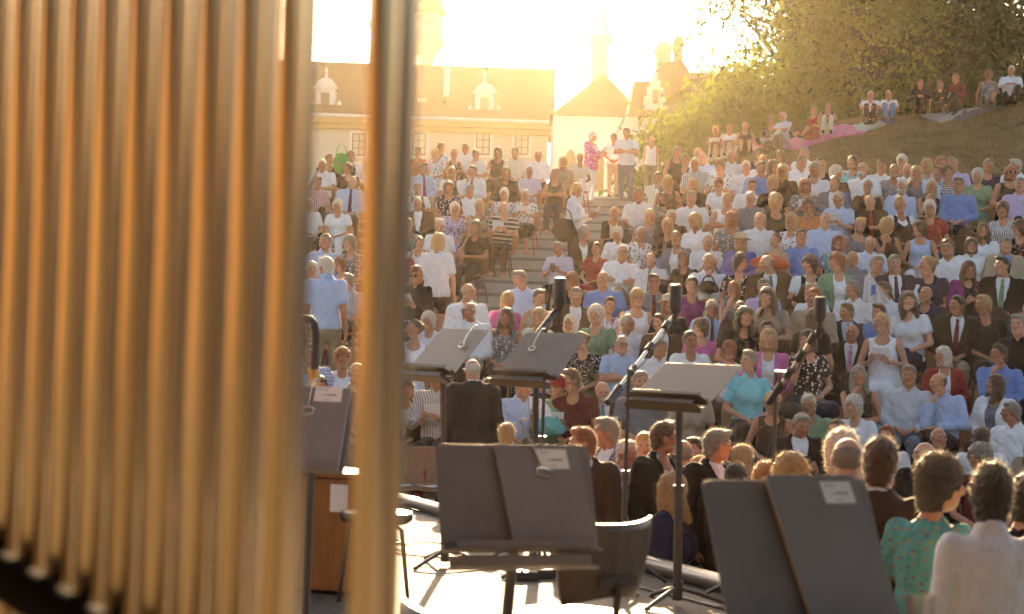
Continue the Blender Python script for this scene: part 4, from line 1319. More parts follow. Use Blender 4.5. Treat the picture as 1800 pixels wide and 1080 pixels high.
# ---------------------------------------------------------------- buildings beyond
def window(root, x, y, z, w, h, arched=False, mull=(2, 3), surround=None):
    """a window on a wall facing -Y at depth y"""
    mb = MB(); f = .07
    mb.box((x - w / 2 + f / 2, y, z), (f, .12, h)); mb.box((x + w / 2 - f / 2, y, z), (f, .12, h)); mb.box((x, y, z + h / 2 - f / 2), (w - 2 * f, .12, f)); mb.box((x, y, z - h / 2 + f / 2), (w - 2 * f, .12, f))
    for i in range(1, mull[0]): mb.box((x - w / 2 + w * i / mull[0], y + .003, z), (.05, .10, h - 2 * f))
    for j in range(1, mull[1]): mb.box((x, y + .006, z - h / 2 + h * j / mull[1]), (w - 2 * f, .08, .04))
    fr = mb.build('window', M['window_wood'], root)
    g = MB(); g.box((x, y + .045, z), (w - .02, .02, h - .02)); g.build('pane', M['window_glass'], fr)
    if surround:
        s = MB(); t = .16
        s.box((x - w / 2 - t / 2 - .003, y + .03, z), (t, .10, h)); s.box((x + w / 2 + t / 2 + .003, y + .03, z), (t, .10, h)); s.box((x, y + .03, z + h / 2 + t / 2 + .003), (w + 2 * t, .11, t)); s.box((x, y + .0, z - h / 2 - .08), (w + 2 * t + .1, .2, .12))
        s.build('window_surround', surround, fr)
D0 = 110.0
def bx(px, d=D0): return ray(px, 300)[0] * d      # lateral position for a photo column
wx0, wx1 = -44.0, at(962, 300, D0).x
ze, zr = 16.3, 20.7; yb = D0
ab = empty('abbey_wing', ((wx0 + wx1) / 2, yb, 8.4)); tag(ab, 'long cream abbey wing with a brown tiled roof and small dormers behind the audience', 'building')
def P_(o): 
    o.location = o.location - Vector(((wx0 + wx1) / 2, yb, 8.4)); return o
m = MB(); m.box(((wx0 + wx1) / 2, yb + 5, (8.3 + ze) / 2), (wx1 - wx0, 10, ze - 8.3)); P_(m.build('wall', M['plaster'], ab))
m = MB(); W_ = wx1 - wx0
m.prism([(-.75, ze + .03), (5, zr), (10.75, ze + .03), (5, ze + .02)], (wx0 - .4, yb, 0), (0, 1, 0), (0, 0, 1), (W_ + .8, 0, 0)); rf = P_(m.build('roof', M['roof'], ab))
m = MB(); m.box(((wx0 + wx1) / 2, yb - .34, ze - .22), (W_ + .6, .66, .42)); m.box(((wx0 + wx1) / 2, yb - .2, ze - .60), (W_ + .4, .38, .30)); P_(m.build('cornice', M['cornice'], ab))
m = MB(); m.tube([(wx0, yb - .85, ze + .02), (wx1 + .3, yb - .85, ze + .02)], .11, 8); P_(m.build('gutter', M['plaster_white'], ab))
for px in (480, 630, 736, 849, 917):
    q = at(px, 253, D0); 
    class _T: pass
    n0 = len(C.objects); window(ab, q.x, yb - .03, q.z, .90, 1.45, surround=M['plaster_white'])
for o in list(ab.children):
    if o.name.startswith('window'): o.location = Vector((0, 0, 0)) - Vector(((wx0 + wx1) / 2, yb, 8.4))
def dormer(px, py, w=2.0, h=2.6):
    q = at(px, py, D0 + 1.2); x, z = q.x, ze + .35; y = yb + .35
    m = MB(); m.box((x, y + .9, z + h * .28), (w * .62, 1.8, h * .62)); m.box((x, y + .7, z - .12), (w * 1.25, 1.9, .34)); m.box((x, y - .02, z + h * .61), (w * .78, .3, .12))
    for s in (-1, 1): m.lathe([(.02, .0), (.2, .05), (.12, .3), (.18, .5), (.0, .75)], (x + s * w * .46, y + .1, z + .05), 10)
    m.prism([(-w * .36, 0), (w * .36, 0), (w * .2, .42), (0, .62), (-w * .2, .42)], (x, y, z + h * .66), (1, 0, 0), (0, 0, 1), (0, 1.6, 0)); m.lathe([(.12, 0), (.05, .3), (.1, .4), (0, .7)], (x, y + .2, z + h * .66 + .58), 8)
    d = P_(m.build('dormer', M['plaster_white'], rf)); d.location = d.location - rf.location
    g = MB(); g.box((x, y - .01, z + h * .28), (w * .28, .08, h * .42)); g_ = P_(g.build('dormer_window', M['window_wood'], rf)); g_.location = g_.location - rf.location
dormer(852, 185); dormer(572, 170); dormer(702, 188, 1.3, 1.6)
def roofbox(px, py0, py1, w, d_in, mat_, name):
    a, b = at(px, py0, D0 + d_in), at(px, py1, D0 + d_in); m = MB(); m.box((a.x, yb + d_in, (a.z + b.z) / 2), (w, .8, a.z - b.z)); m.box((a.x, yb + d_in, a.z - .05), (w + .14, .95, .14))
    o = P_(m.build(name, mat_, rf)); o.location = o.location - rf.location
roofbox(786, 122, 205, .36, 2.0, M['plaster_white'], 'chimney'); roofbox(742, 175, 205, .5, 1.2, M['plaster'], 'chimney'); roofbox(788, 178, 205, .42, .9, M['brick'], 'chimney')
# round corner turret of the abbey tower, behind the roof
q0 = at(752, 60, 128); tw = empty('abbey_tower', (q0.x, 128, 8.5)); tag(tw, 'stone tower with a round corbelled turret rising behind the abbey roof', 'tower')
m = MB(); m.box((-2.55, 3.5, 12), (3.5, 7, 24)); m.box((-2.55, -.1, 17.2), (3.7, .5, .5)); m.box((-2.55, -.1, 20.6), (3.7, .45, .4)); m.build('tower_wall', M['stone'], tw)
tz = lambda py: at(752, py, 128).z - 8.5
m = MB(); rt = 1.12
m.lathe([(.35, tz(118)), (.55, tz(108)), (.6, tz(100)), (.95, tz(90)), (1.0, tz(86)), (1.3, tz(79)), (1.32, tz(75)), (1.12, tz(74)), (1.12, tz(64)), (1.18, tz(63)), (1.18, tz(60)), (1.08, tz(59)), (1.08, tz(28)), (1.2, tz(27)), (1.2, tz(24))], (0, 0, 0), 20); m.build('turret', M['stone'], tw, smooth=True)
m = MB(); m.lathe([(1.42, tz(26)), (1.36, tz(23)), (.95, tz(0)), (.62, tz(-20)), (0, tz(-70))], (0, 0, 0), 20); m.build('turret_roof', M['roof_red'], tw, smooth=True)
m = MB(); m.box((.05, -1.07, (tz(38) + tz(50)) / 2), (.28, .12, tz(38) - tz(50))); m.build('window', M['window_wood'], tw)
for k in range(3):
    m = MB(); m.box((-2.6, -.06, 14.5 + 3.4 * k), (.8, .14, 1.6)); m.build('window', M['window_wood'], tw)
# chapel with a pointed roof, low wing and slender spire
q = at(1060, 205, 104); ch = empty('chapel', (q.x, 104, 8.4)); tag(ch, 'pale chapel with pointed brown roof and arched windows below the setting sun', 'chapel')
ezc = q.z - 8.4
m = MB(); m.box((-.2, 4, ezc / 2), (5.6, 8, ezc)); m.build('wall', M['plaster_white'], ch)
m = MB(); ap = at(1072, 128, 108).z - 8.4
m.add([(-3.2, -.3, ezc), (2.8, -.3, ezc), (2.8, 8.3, ezc), (-3.2, 8.3, ezc), (.15, 4, ap)], [(0, 1, 4), (1, 2, 4), (2, 3, 4), (3, 0, 4), (3, 2, 1, 0)]); m.build('roof', M['roof'], ch)
for x in (-1.9, -.2, 1.5):
    m = MB(); m.prism([(-.36, 0), (.36, 0), (.36, 1.9), (.2, 2.35), (0, 2.55), (-.2, 2.35), (-.36, 1.9)], (x, -.06, ezc - 4.6), (1, 0, 0), (0, 0, 1), (0, .1, 0)); m.build('window', M['window_wood'], ch)
q = at(1055, 75, 150); sp = empty('church_spire', (q.x, 150, 8.5)); tag(sp, 'slender openwork church spire rising above the chapel in the sun glare', 'spire')
zb, zt2 = q.z - 8.5, at(1055, 2, 150).z - 8.5
m = MB(); m.box((0, 0, zb / 2), (1.5, 1.5, zb)); m.lathe([(1.0, zb), (1.05, zb + .2), (1.0, zb + .6), (.9, zb + .7)], (0, 0, 0), 8); m.build('spire_base', M['stone'], sp)
m = MB(); hs = zt2 - zb
for k in range(8):
    a = R(45 * k); m.tube([(.85 * math.cos(a), .85 * math.sin(a), zb + .6), (.06 * math.cos(a), .06 * math.sin(a), zt2)], .09, 5)
for j in range(1, 7):
    u = j / 7.5; r_ = .85 * (1 - u) + .06 * u; m.lathe([(r_ - .05, zb + .6 + (hs - .6) * u), (r_ + .07, zb + .64 + (hs - .6) * u), (r_ - .05, zb + .72 + (hs - .6) * u)], (0, 0, 0), 8)
m.lathe([(.08, zt2 - .3), (.2, zt2), (.05, zt2 + .2), (.03, zt2 + 1.6)], (0, 0, 0), 8); m.build('spire_lattice', M['stone'], sp)
# gabled house with a great chimney
DH = 88.0; q = at(1180, 200, DH); hs_ = empty('gabled_house', (q.x, DH, 8.0)); tag(hs_, 'gabled house with a massive chimney stack and a stepped white dormer beside the trees', 'house')
hx = lambda px: at(px, 200, DH).x - q.x
hz_ = lambda py, px=1180: at(px, py, DH).z - 8.0
m = MB(); m.box(((hx(1100) + hx(1330)) / 2, 4, hz_(205) / 2), (hx(1330) - hx(1100), 8, hz_(205))); m.build('wall', M['plaster_white'], hs_)
m = MB(); m.prism([(hx(1098), hz_(206)), (hx(1165), hz_(104)), (hx(1200), hz_(96)), (hx(1216), hz_(118)), (hx(1330), hz_(118)), (hx(1330), hz_(206))], (0, 1.0, 0), (1, 0, 0), (0, 0, 1), (0, 6, 0)); m.prism([(hx(1104), hz_(206)), (hx(1113), hz_(144)), (hx(1150), hz_(144)), (hx(1160), hz_(206))], (0, -.4, 0), (1, 0, 0), (0, 0, 1), (0, 3.0, 0)); m.build('roof', M['roof'], hs_)
for a, b, t_, bt_, mm in ((1161, 1186, 60, 120, 'chimney'), (1193, 1208, 48, 110, 'brick')):
    m = MB(); m.box(((hx(a) + hx(b)) / 2, 3.5, (hz_(t_) + hz_(bt_)) / 2), (hx(b) - hx(a), 1.3, hz_(t_) - hz_(bt_))); m.box(((hx(a) + hx(b)) / 2, 3.5, hz_(t_ + 8)), (hx(b) - hx(a) + .16, 1.5, .22)); m.box(((hx(a) + hx(b)) / 2, 3.5, hz_(t_) + .08), ((hx(b) - hx(a)) * .8, 1.1, .2)); m.build('chimney', M[mm], hs_)
m = MB(); cx = hx(1149); w0 = hx(1168) - hx(1130)
for k_, (f_, za, zb2) in enumerate(((1, 197, 174), (.72, 174, 158), (.46, 158, 146), (.2, 146, 132))):
    m.box((cx, -.6 - .004 * k_, (hz_(za) + hz_(zb2)) / 2), (w0 * f_, .7, hz_(zb2) - hz_(za)))
m.build('dormer', M['plaster_white'], hs_)
m = MB(); m.box((cx, -.96, hz_(174)), (.3, .12, .7)); m.build('window', M['window_wood'], hs_)

# ---------------------------------------------------------------- trees
def tree(name, label, base, h, cr, trunk_r, leafm, nleaf, seed, leaf=.16, crown_lo=.25, clumps=46, group='trees beyond the grass slope', spread=1.0, lean=0.0):
    rg = np.random.default_rng(seed); rn = random.Random(seed)
    root = empty(name, base, rn.uniform(0, 6)); tag(root, label, 'tree' if name != 'shrub' else 'shrub', group)
    m = MB(); top = Vector((lean * h, 0, h * .8)); pts = [Vector((0, 0, -.3))] + [Vector((lean * h * u + rn.uniform(-.12, .12) * cr * .3, rn.uniform(-.1, .1) * cr * .3, h * .8 * u)) for u in (.15, .3, .45, .6, .8, 1)]
    m.tube(pts, [trunk_r * (1.25 - .95 * k / 6) for k in range(7)], 9)
    cl = []
    for k in range(clumps):
        u = rn.random(); zz = h * (crown_lo + (1 - crown_lo) * u); prof = math.sin(math.pi * min(1, .12 + .86 * u)) ** .6
        a = rn.uniform(0, 6.283); rad = cr * prof * math.sqrt(rn.uniform(.12, 1)); cl.append(Vector((math.cos(a) * rad * spread + lean * zz, math.sin(a) * rad, zz)))
    for c in cl[::2]:
        zb = max(h * .12, min(h * .75, c.z * .62)); i = min(5, int(zb / (h * .8) * 6)); b = pts[i + 1]
        mid = b.lerp(c, .5) + Vector((rn.uniform(-.1, .1), rn.uniform(-.1, .1), -.04)) * cr * .5; r0 = trunk_r * .42
        m.tube([b, b.lerp(mid, .5) + Vector((0, 0, -.02 * cr)), mid, c], [r0, r0 * .7, r0 * .45, r0 * .12], 6, False)
    m.build('trunk', M['bark'], root, smooth=True)
    per = nleaf // clumps; sig = cr * .17 + .18; Ps = []
    for c in cl: Ps.append(np.array(c) + rg.normal(0, 1, (per, 3)) * np.array([sig, sig, sig * .62]) * rg.uniform(.6, 1.35))
    P = np.concatenate(Ps); n = len(P); a = rg.normal(0, 1, (n, 3)); a /= np.linalg.norm(a, axis=1)[:, None]; b = np.cross(a, rg.normal(0, 1, (n, 3))); b /= np.linalg.norm(b, axis=1)[:, None]
    L = leaf * rg.uniform(.6, 1.35, (n, 1)); V = np.concatenate([P - a * L, P + b * L * .42, P + a * L, P - b * L * .42]); k = np.arange(n)
    o = link('crown', np_mesh('crown', V, np.stack([k, n + k, 2 * n + k, 3 * n + k], 1), None, False, None, leafm), root); return root
def tp(px, py, d, z=None):
    v = at(px, py, d); v.z = hill_h(min(v.x / v.y, HILL_AZ1), 46) - .4 if z is None else z; return v
tree('broadleaf_tree', 'tall dark broadleaf tree filling the sky at the edge above the white-haired sitter', tp(1740, 100, 56), 17, 6.4, .42, M['leaf_dark'], 30000, 11, .15, .02, 90)
tree('broadleaf_tree', 'dark dense tree with a thick forked trunk behind the yellow-green saplings', tp(1560, 100, 60), 18, 6.2, .5, M['leaf_dark'], 21000, 12, .15, .14, 74)
tree('broadleaf_tree', 'loose tree with open crossing branches against the bright sky', tp(1405, 100, 62), 17, 5.0, .34, M['leaf_mid'], 7000, 13, .14, .26, 58)
tree('broadleaf_tree', 'dark tree with a pale gap of sky between its branches behind the grass slope', tp(1480, 100, 70), 19, 5.5, .45, M['leaf_dark'], 11000, 14, .15, .28, 56)
tree('broadleaf_tree', 'sparse tree whose drooping outer sprays hang beside the house chimney', tp(1390, 100, 66), 15, 3.6, .26, M['leaf_mid'], 4200, 15, .13, .45, 40)
tree('sapling', 'yellow-green sapling above the couple on the pink blanket', tp(1430, 200, 50), 4.6, 1.7, .06, M['leaf_yellow'], 5200, 16, .12, .1, 34, 'young trees along the crest')
tree('sapling', 'tall yellow-green sapling behind the pair in white tops on the grass', tp(1540, 150, 50), 5.8, 1.8, .07, M['leaf_yellow'], 6200, 17, .12, .1, 38, 'young trees along the crest')
tree('shrub', 'rounded light green shrub behind the group sitting lowest on the grass', tp(1300, 200, 53, 6.6), 4.0, 2.1, .06, M['leaf_yellow'], 7500, 18, .13, .02, 30, 'shrubs along the crest')
tree('shrub', 'olive green shrub behind the couple with the orange dress', tp(1385, 200, 55, 7.0), 4.2, 2.2, .06, M['leaf_mid'], 7500, 19, .13, .02, 30, 'shrubs along the crest')
tree('shrub', 'dark green shrub behind the group in black on the grass', tp(1640, 150, 51), 3.4, 2.6, .06, M['leaf_dark'], 8500, 20, .13, .0, 30, 'shrubs along the crest')
tree('shrub', 'brownish spreading shrub in front of the gabled house', tp(1215, 240, 58, 6.2), 3.7, 2.0, .08, M['leaf_mid'], 6500, 21, .13, .1, 30, 'shrubs along the crest', 1.25)
tree('shrub', 'dark shrub at the frame edge behind the uppermost sitters', tp(1775, 150, 50), 3.2, 2.4, .06, M['leaf_dark'], 8000, 22, .13, .0, 28, 'shrubs along the crest')

# blankets and bags on the slope
def blanket(name, label, cat, m_, px, py, w, h, rot=0.0, pattern=None, group=None):
    a, t = ray(px, py); best = min((abs(EYE + t * r - hill_h(a, r)), r) for r in [37 + .1 * k for k in range(85)]); r = best[1]
    c = Vector((math.sin(a) * r, math.cos(a) * r, 0)); nx_, ny_ = 14, 10; V, Q = [], []; rn = random.Random(int(px))
    for i in range(nx_ + 1):
        for j in range(ny_ + 1):
            u, v = (i / nx_ - .5) * w, (j / ny_ - .5) * h; x = c.x + u * math.cos(rot) - v * math.sin(rot); y = c.y + u * math.sin(rot) + v * math.cos(rot)
            V.append((x, y, hill_h(math.atan2(x, y), math.hypot(x, y)) + .05 * math.sin(math.hypot(x, y) * 1.3 + math.atan2(x, y) * 40) * math.sin(math.atan2(x, y) * 90 + math.hypot(x, y) * .4) + .05 + .02 * rn.random()))
    for i in range(nx_):
        for j in range(ny_): k = i * (ny_ + 1) + j; Q.append((k, k + ny_ + 1, k + ny_ + 2, k + 1))
    n_ = len(V); V2 = V + [(x, y, z - .035) for x, y, z in V]; Q2 = Q + [tuple(n_ + q for q in f[::-1]) for f in Q]
    o = link(name, np_mesh(name, V2, Q2)); o.data.materials.append(m_); tag(o, label, cat, group); return o
o = blanket('picnic_blanket', 'bright pink patterned blanket under the couple on the slope', 'blanket', M['floral'], 1440, 243, 2.1, 1.0, .35, group='blankets on the grass slope'); colour(o, (.80, .14, .36), (.82, .55, .62))
o = blanket('picnic_blanket', 'red blanket in front of the sitter in pale blue shirt', 'blanket', M['floral'], 1330, 262, 1.6, 1.0, .2, group='blankets on the grass slope'); colour(o, (.62, .06, .05), (.75, .6, .5))
o = blanket('picnic_blanket', 'pale blanket under the lowest group on the grass', 'blanket', M['plain'], 1268, 274, 1.6, .9, .1, group='blankets on the grass slope'); colour(o, (.55, .52, .42))
o = blanket('towel', 'small white towel lying on the grass below the pair in white', 'towel', M['plain'], 1520, 224, .95, .6, .4); colour(o, (.62, .66, .60))
o = blanket('picnic_blanket', 'pale grey blanket beside the sitter in maroon shirt', 'blanket', M['plain'], 1678, 190, 1.5, .9, .4, group='blankets on the grass slope'); colour(o, (.45, .46, .44))
o = blanket('picnic_blanket', 'dark blanket under the sitter in grey patterned dress', 'blanket', M['plain'], 1725, 176, 1.8, .9, .4, group='blankets on the grass slope'); colour(o, (.12, .12, .13))

# ---------------------------------------------------------------- building a person
BODYM = {}
def add_person(p):
    d = p['r']; lod = 0 if d < 12.5 else (1 if d < 21.5 else 2)
    sex, pose, legs = p['sex'], p['pose'], p['legs']
    rz = -p['az'] + R(p['body'])
    if p['stand'] is None: rz += R(rng.choice([-1, 1]) * rng.uniform(0, 24))
    root = empty('person', p['loc'], rz); tl = .25 if p['row'] is None else 1; root.rotation_euler = (R(rng.uniform(-2, 2)) * tl, R(rng.uniform(-4, 4)) * tl, rz); s = p['sc']; wd = rng.uniform(.90, 1.01) if sex == 'm' else rng.uniform(.88, .99)
    wd *= p['w']; root.scale = (s * wd, s * wd, s)
    tag(root, p['label'], 'person', 'people seated on the rising rows' if p['stand'] in (None, 'c') else ('people sitting on the grass slope' if p['stand'] in 'ge' else 'people standing among the audience'))
    yaw = R(YAW[p['yaw']] + rng.uniform(-7, 7)); pitch = R(rng.uniform(-5, 6)); roll = R(rng.uniform(-4, 4))
    if pose in ('hold', 'phone') and p['yaw'] == 'C': pitch = R(14)
    Rh = head_rot(yaw, pitch, roll)
    V, Q, hp, hz, hc, piv = person_body(sex, pose, legs, lod, Rh)
    b = link('body', np_mesh('body', V, Q, None, True, {'hp': hp}, M['skin']), root)
    tone = jit(SKIN[rng.randrange(5)], .08); hcol = jit(HC[p['hc']], .15); colour(b, tone, hcol)
    # clothes
    tc = jit(COL[p['tc']], .08); top, pat = p['top'], p['pat']
    c2 = COL[p['c2']] if p['c2'] else {'h': (.62, .55, .48), 'v': (.72, .72, .74), 'k': (.70, .70, .72), 'f': (.10, .09, .12) if sum(COL[p['tc']]) > .9 else (.62, .58, .52), 'd': (.75, .73, .7), 'm': (.2, .05, .06), '': (.5, .5, .5)}[pat]
    tm = M[PAT[pat]] if not (top == 'jk' and pat == '') else M['suit']
    if top == 'di':
        o = link('blouse', top_mesh(sex, pose, legs, 'te', lod), root); dress(o, M['plain'], jit(COL['white'], .05), c2)
        o = link('bodice', bodice_mesh(sex, legs, lod), root); dress(o, M['plain'], jit(COL['dark'], .3), c2)
    else:
        nm = {'ss': 'shirt', 'ls': 'shirt', 'te': 'top', 'sl': 'top', 'jk': 'jacket', 'cd': 'cardigan'}[top]
        o = link(nm, top_mesh(sex, pose, legs, top, lod), root); dress(o, tm, tc, c2)
        if top in ('jk', 'cd'):
            sc_ = COL[p['s']] if p['s'] else (COL['white'] if sex == 'm' else COL['black'])
            o = link('shirt' if sex == 'm' else 'undershirt', shirt_mesh(sex, pose, legs, lod, 'open' if sex == 'm' and top == 'jk' else 'scoop'), root); dress(o, M['plain'], jit(sc_, .05), c2)
    if p['t']:
        o = link('tie', tie_mesh(sex, legs, .013 if top != 'jk' else .011), root)
        dress(o, M['fine_striped'] if p['t'] in ('pink', 'black') else M['plain'], COL[p['t']], (.6, .55, .55))
    bt = p['bot'].split('.') if p['bot'] else None
    if not bt:
        if sex == 'm': bt = ['trousers', rng.choice(['dark', 'dark', 'dark', 'navy', 'brown', 'dark', 'grey', 'khaki'])]
        else: bt = ['skirt', p['tc'] if rng.random() < .4 and top in ('sl', 'te') else rng.choice(['dark', 'brown', 'navy', 'dark'])] if rng.random() < .45 else ['trousers', rng.choice(['dark', 'dark', 'brown', 'navy', 'white', 'denim', 'navy', 'dark'])]
        if legs == 'x' and bt[0] == 'skirt': bt[0] = 'trousers'
    o = link(bt[0], bottom_mesh(sex, legs, bt[0], lod), root); bp = bt[2] if len(bt) > 2 else (pat if bt[1] == p['tc'] and bt[0] == 'skirt' and pat in 'fd' else '')
    dress(o, M[PAT[bp]], jit(COL[bt[1]], .1), c2)
    if p['row'] is None or p['row'] < 3 or p['stand']: link('shoes', shoes_mesh(legs, max(1, lod)), root)
    # head-borne things follow the head
    Hm = Matrix.Translation(piv.tolist()) @ (Rh * HEAD).to_4x4() @ Matrix.Translation((Vector(hc) - Vector(piv.tolist())))
    def onhead(name, me):
        o = link(name, me, root); o.matrix_local = Hm; return o
    if p['hat'] != 2:
        var = (p['i'] * 13) % 3
        if p['hair'] == 's' and sex == 'f': st, var = 'c' if var == 0 else 's', var
        else: st = p['hair']
        o = onhead('hair', hair_mesh(st, lod, var)); colour(o, hcol)
    if p['hat']:
        o = onhead('hat', hat_mesh(p['hat'] == 2)); 
        if p['hat'] == 2: colour(o, COL['red'])
    if p['glasses'] and d < 27: onhead('sunglasses' if p['glasses'] == 2 else 'spectacles', glasses_mesh(p['glasses'] == 2))
    if p['beard']: o = onhead('beard', beard_mesh(lod)); colour(o, HC['w'])
    p['root'] = root
    return root
def bodice_mesh(sex, legs, lod):
    key = ('bodice', sex, legs, lod)
    if key in CL: return CL[key]
    hz = UP[{'x': 's', 'w': 't', 'e': 'g'}.get(legs, legs)]; hb = (.0105, .014, .02)[lod]
    f = Field(axis((-.3, .3, hb)), axis((-.26, .24, hb)), axis((hz - .06, hz + .58, hb))); torso(f, sex, hz, .021)
    for s in (-1, 1): f.ell((.19 * s, .02, hz + .44), (.07, .16, .16), .01, 's')
    f.ell((0, -.11, hz + .49), (.085, .10, .115), .006, 's'); f.ell((0, .03, hz + .56), (.085, .1, .09), .006, 's')
    V, Q = f.mesh(); CL[key] = np_mesh('bodice', V, Q); return CL[key]
for p in PEOPLE: add_person(p)

# ---------------------------------------------------------------- the stage
ZS = .75
M['steel'] = mat('brushed_steel', (.42, .39, .35), .35, .9, var=.1, scale=30)
M['chrome'] = mat('chrome', (.62, .58, .52), .18, 1.0, var=.05)
M['stand_black'] = mat('black_powder_coat', (.045, .042, .042), .42, 0, .5, var=.15, bump=.15, bscale=300)
M['ledge_dark'] = mat('dark_brown_ledge', (.055, .038, .024), .45, 0, .4)
M['desk_glare_brown'] = mat('glare_brown_desk', (.135, .10, .065), .40, 0, .55, var=.18, scale=7, bump=.1, bscale=240)  # warm glare on the desks put into their brown colour
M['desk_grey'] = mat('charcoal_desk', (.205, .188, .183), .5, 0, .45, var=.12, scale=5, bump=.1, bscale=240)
M['folder_grey'] = mat('slate_folder', (.255, .24, .245), .62, 0, .4, var=.10, scale=4, bump=.15, bscale=200)
M['folder_black'] = mat('worn_black_folder', (.05, .045, .04), .65, 0, .4, var=.3, scale=6)
M['wood_shell'] = mat('beech_plywood', (.32, .16, .07), .42, 0, .5, var=.2, scale=5, scl=(6, 6, .6))
M['dark_shell'] = mat('dark_stained_plywood', (.07, .05, .038), .38, 0, .5, var=.25, scale=5, scl=(6, 6, .6))
M['red_paint'] = mat('red_painted_tube', (.30, .03, .02), .4, 0, .5)
M['leg_dark'] = mat('dark_tube', (.05, .04, .034), .35, .3)
M['cable'] = mat('black_cable', (.02, .018, .016), .5)
M['crate_wood'] = mat('varnished_panel', (.30, .13, .035), .45, 0, .5, var=.2, scale=3, scl=(8, 8, .7))
# floor of the stage, cut along the audience edge
t0, t1 = EDGE_A - EDGE_T * 22, EDGE_B + EDGE_T * 9
poly = [(t0.x, t0.y), (CORNER.x, CORNER.y), (CORNER.x, -9), (t0.x, -9)]
mb = MB(); mb.prism(poly, (0, 0, .06), (1, 0, 0), (0, 1, 0), (0, 0, ZS - .06)); tag(mb.build('stage_floor', M['stage']), kind='structure')
m = MB(); off = EDGE_N * -.05
m.tube([EDGE_A - EDGE_T * 8 + off + Vector((0, 0, ZS + .055)), CORNER + off + Vector((0, 0, ZS + .055)), CORNER + Vector((-.05, -.3, ZS + .055)), CORNER + Vector((-.05, -9, ZS + .055))], .05, 16); e = m.build('edge_rail', M['steel'], smooth=True)
tag(e, 'round grey metal rail lying along the stage edge', 'rail')
f_ = MB()
for k in range(-3, 3):
    c = EDGE_A.lerp(EDGE_B, k * .33 + .12) + off; f_.box((c.x, c.y, ZS + .012), (.12, .2, .022), Matrix.Rotation(math.atan2(EDGE_T.y, EDGE_T.x), 3, 'Z'))
f_.build('rail_foot', M['stand_black'], e)
# added unseen shell: shapes what the bells mirror and shades the boards
m = MB(); w0_, w1_ = Vector((-6.6, 6.6, 0)), Vector((-2.9, -7.6, 0)); wt = (w1_ - w0_); wl_ = wt.length; wt.normalize(); Mw = Matrix.Rotation(math.atan2(wt.y, wt.x), 3, 'Z')
for k in range(16):
    c = w0_ + wt * (wl_ * (k + .5) / 16); m.box((c.x, c.y + .004 * (k % 2), 2.58), (wl_ / 16 - .02, .06, 3.64), Mw)
o = m.build('added_mirror_wall', mat('golden_boards', (.33, .21, .095), .6, var=.3, scale=2, scl=(3, 3, .3))); tag(o, 'added golden timber wall, unseen, mirrored in the bells', 'wall')
m = MB()
for k in range(15): m.tube([(-2.5 + .3 * k, -7.6 + .09 * math.sin(k * 1.7), ZS + .02), (-2.5 + .3 * k, -7.6 + .09 * math.sin(k * 1.7), 4.4)], .17, 8)
o = m.build('added_dark_curtain', mat('dark_brown_velvet', (.045, .026, .018), .9, var=.3), smooth=True); tag(o, 'added dark brown curtain, unseen, mirrored in the bells', 'curtain')  # added dark backing for the bells to mirror
m = MB(); m.box((0, -2.2, 4.55), (19.5, 13.6, .25)); m.box((0, 4.5, 4.3), (19.5, .2, .5)); o = m.build('added_shade_canopy', mat('dark_red_canopy', (.075, .022, .014), .8, var=.3)); tag(o, 'added dark red canopy, unseen, darkening the bell reflections', 'canopy')  # added roof that darkens the upper bell reflections

def floor_pt(x, y): return at_z(x, y, ZS)
def frame3(x_, y_, z_): return Matrix(((x_.x, y_.x, z_.x), (x_.y, y_.y, z_.y), (x_.z, y_.z, z_.z)))

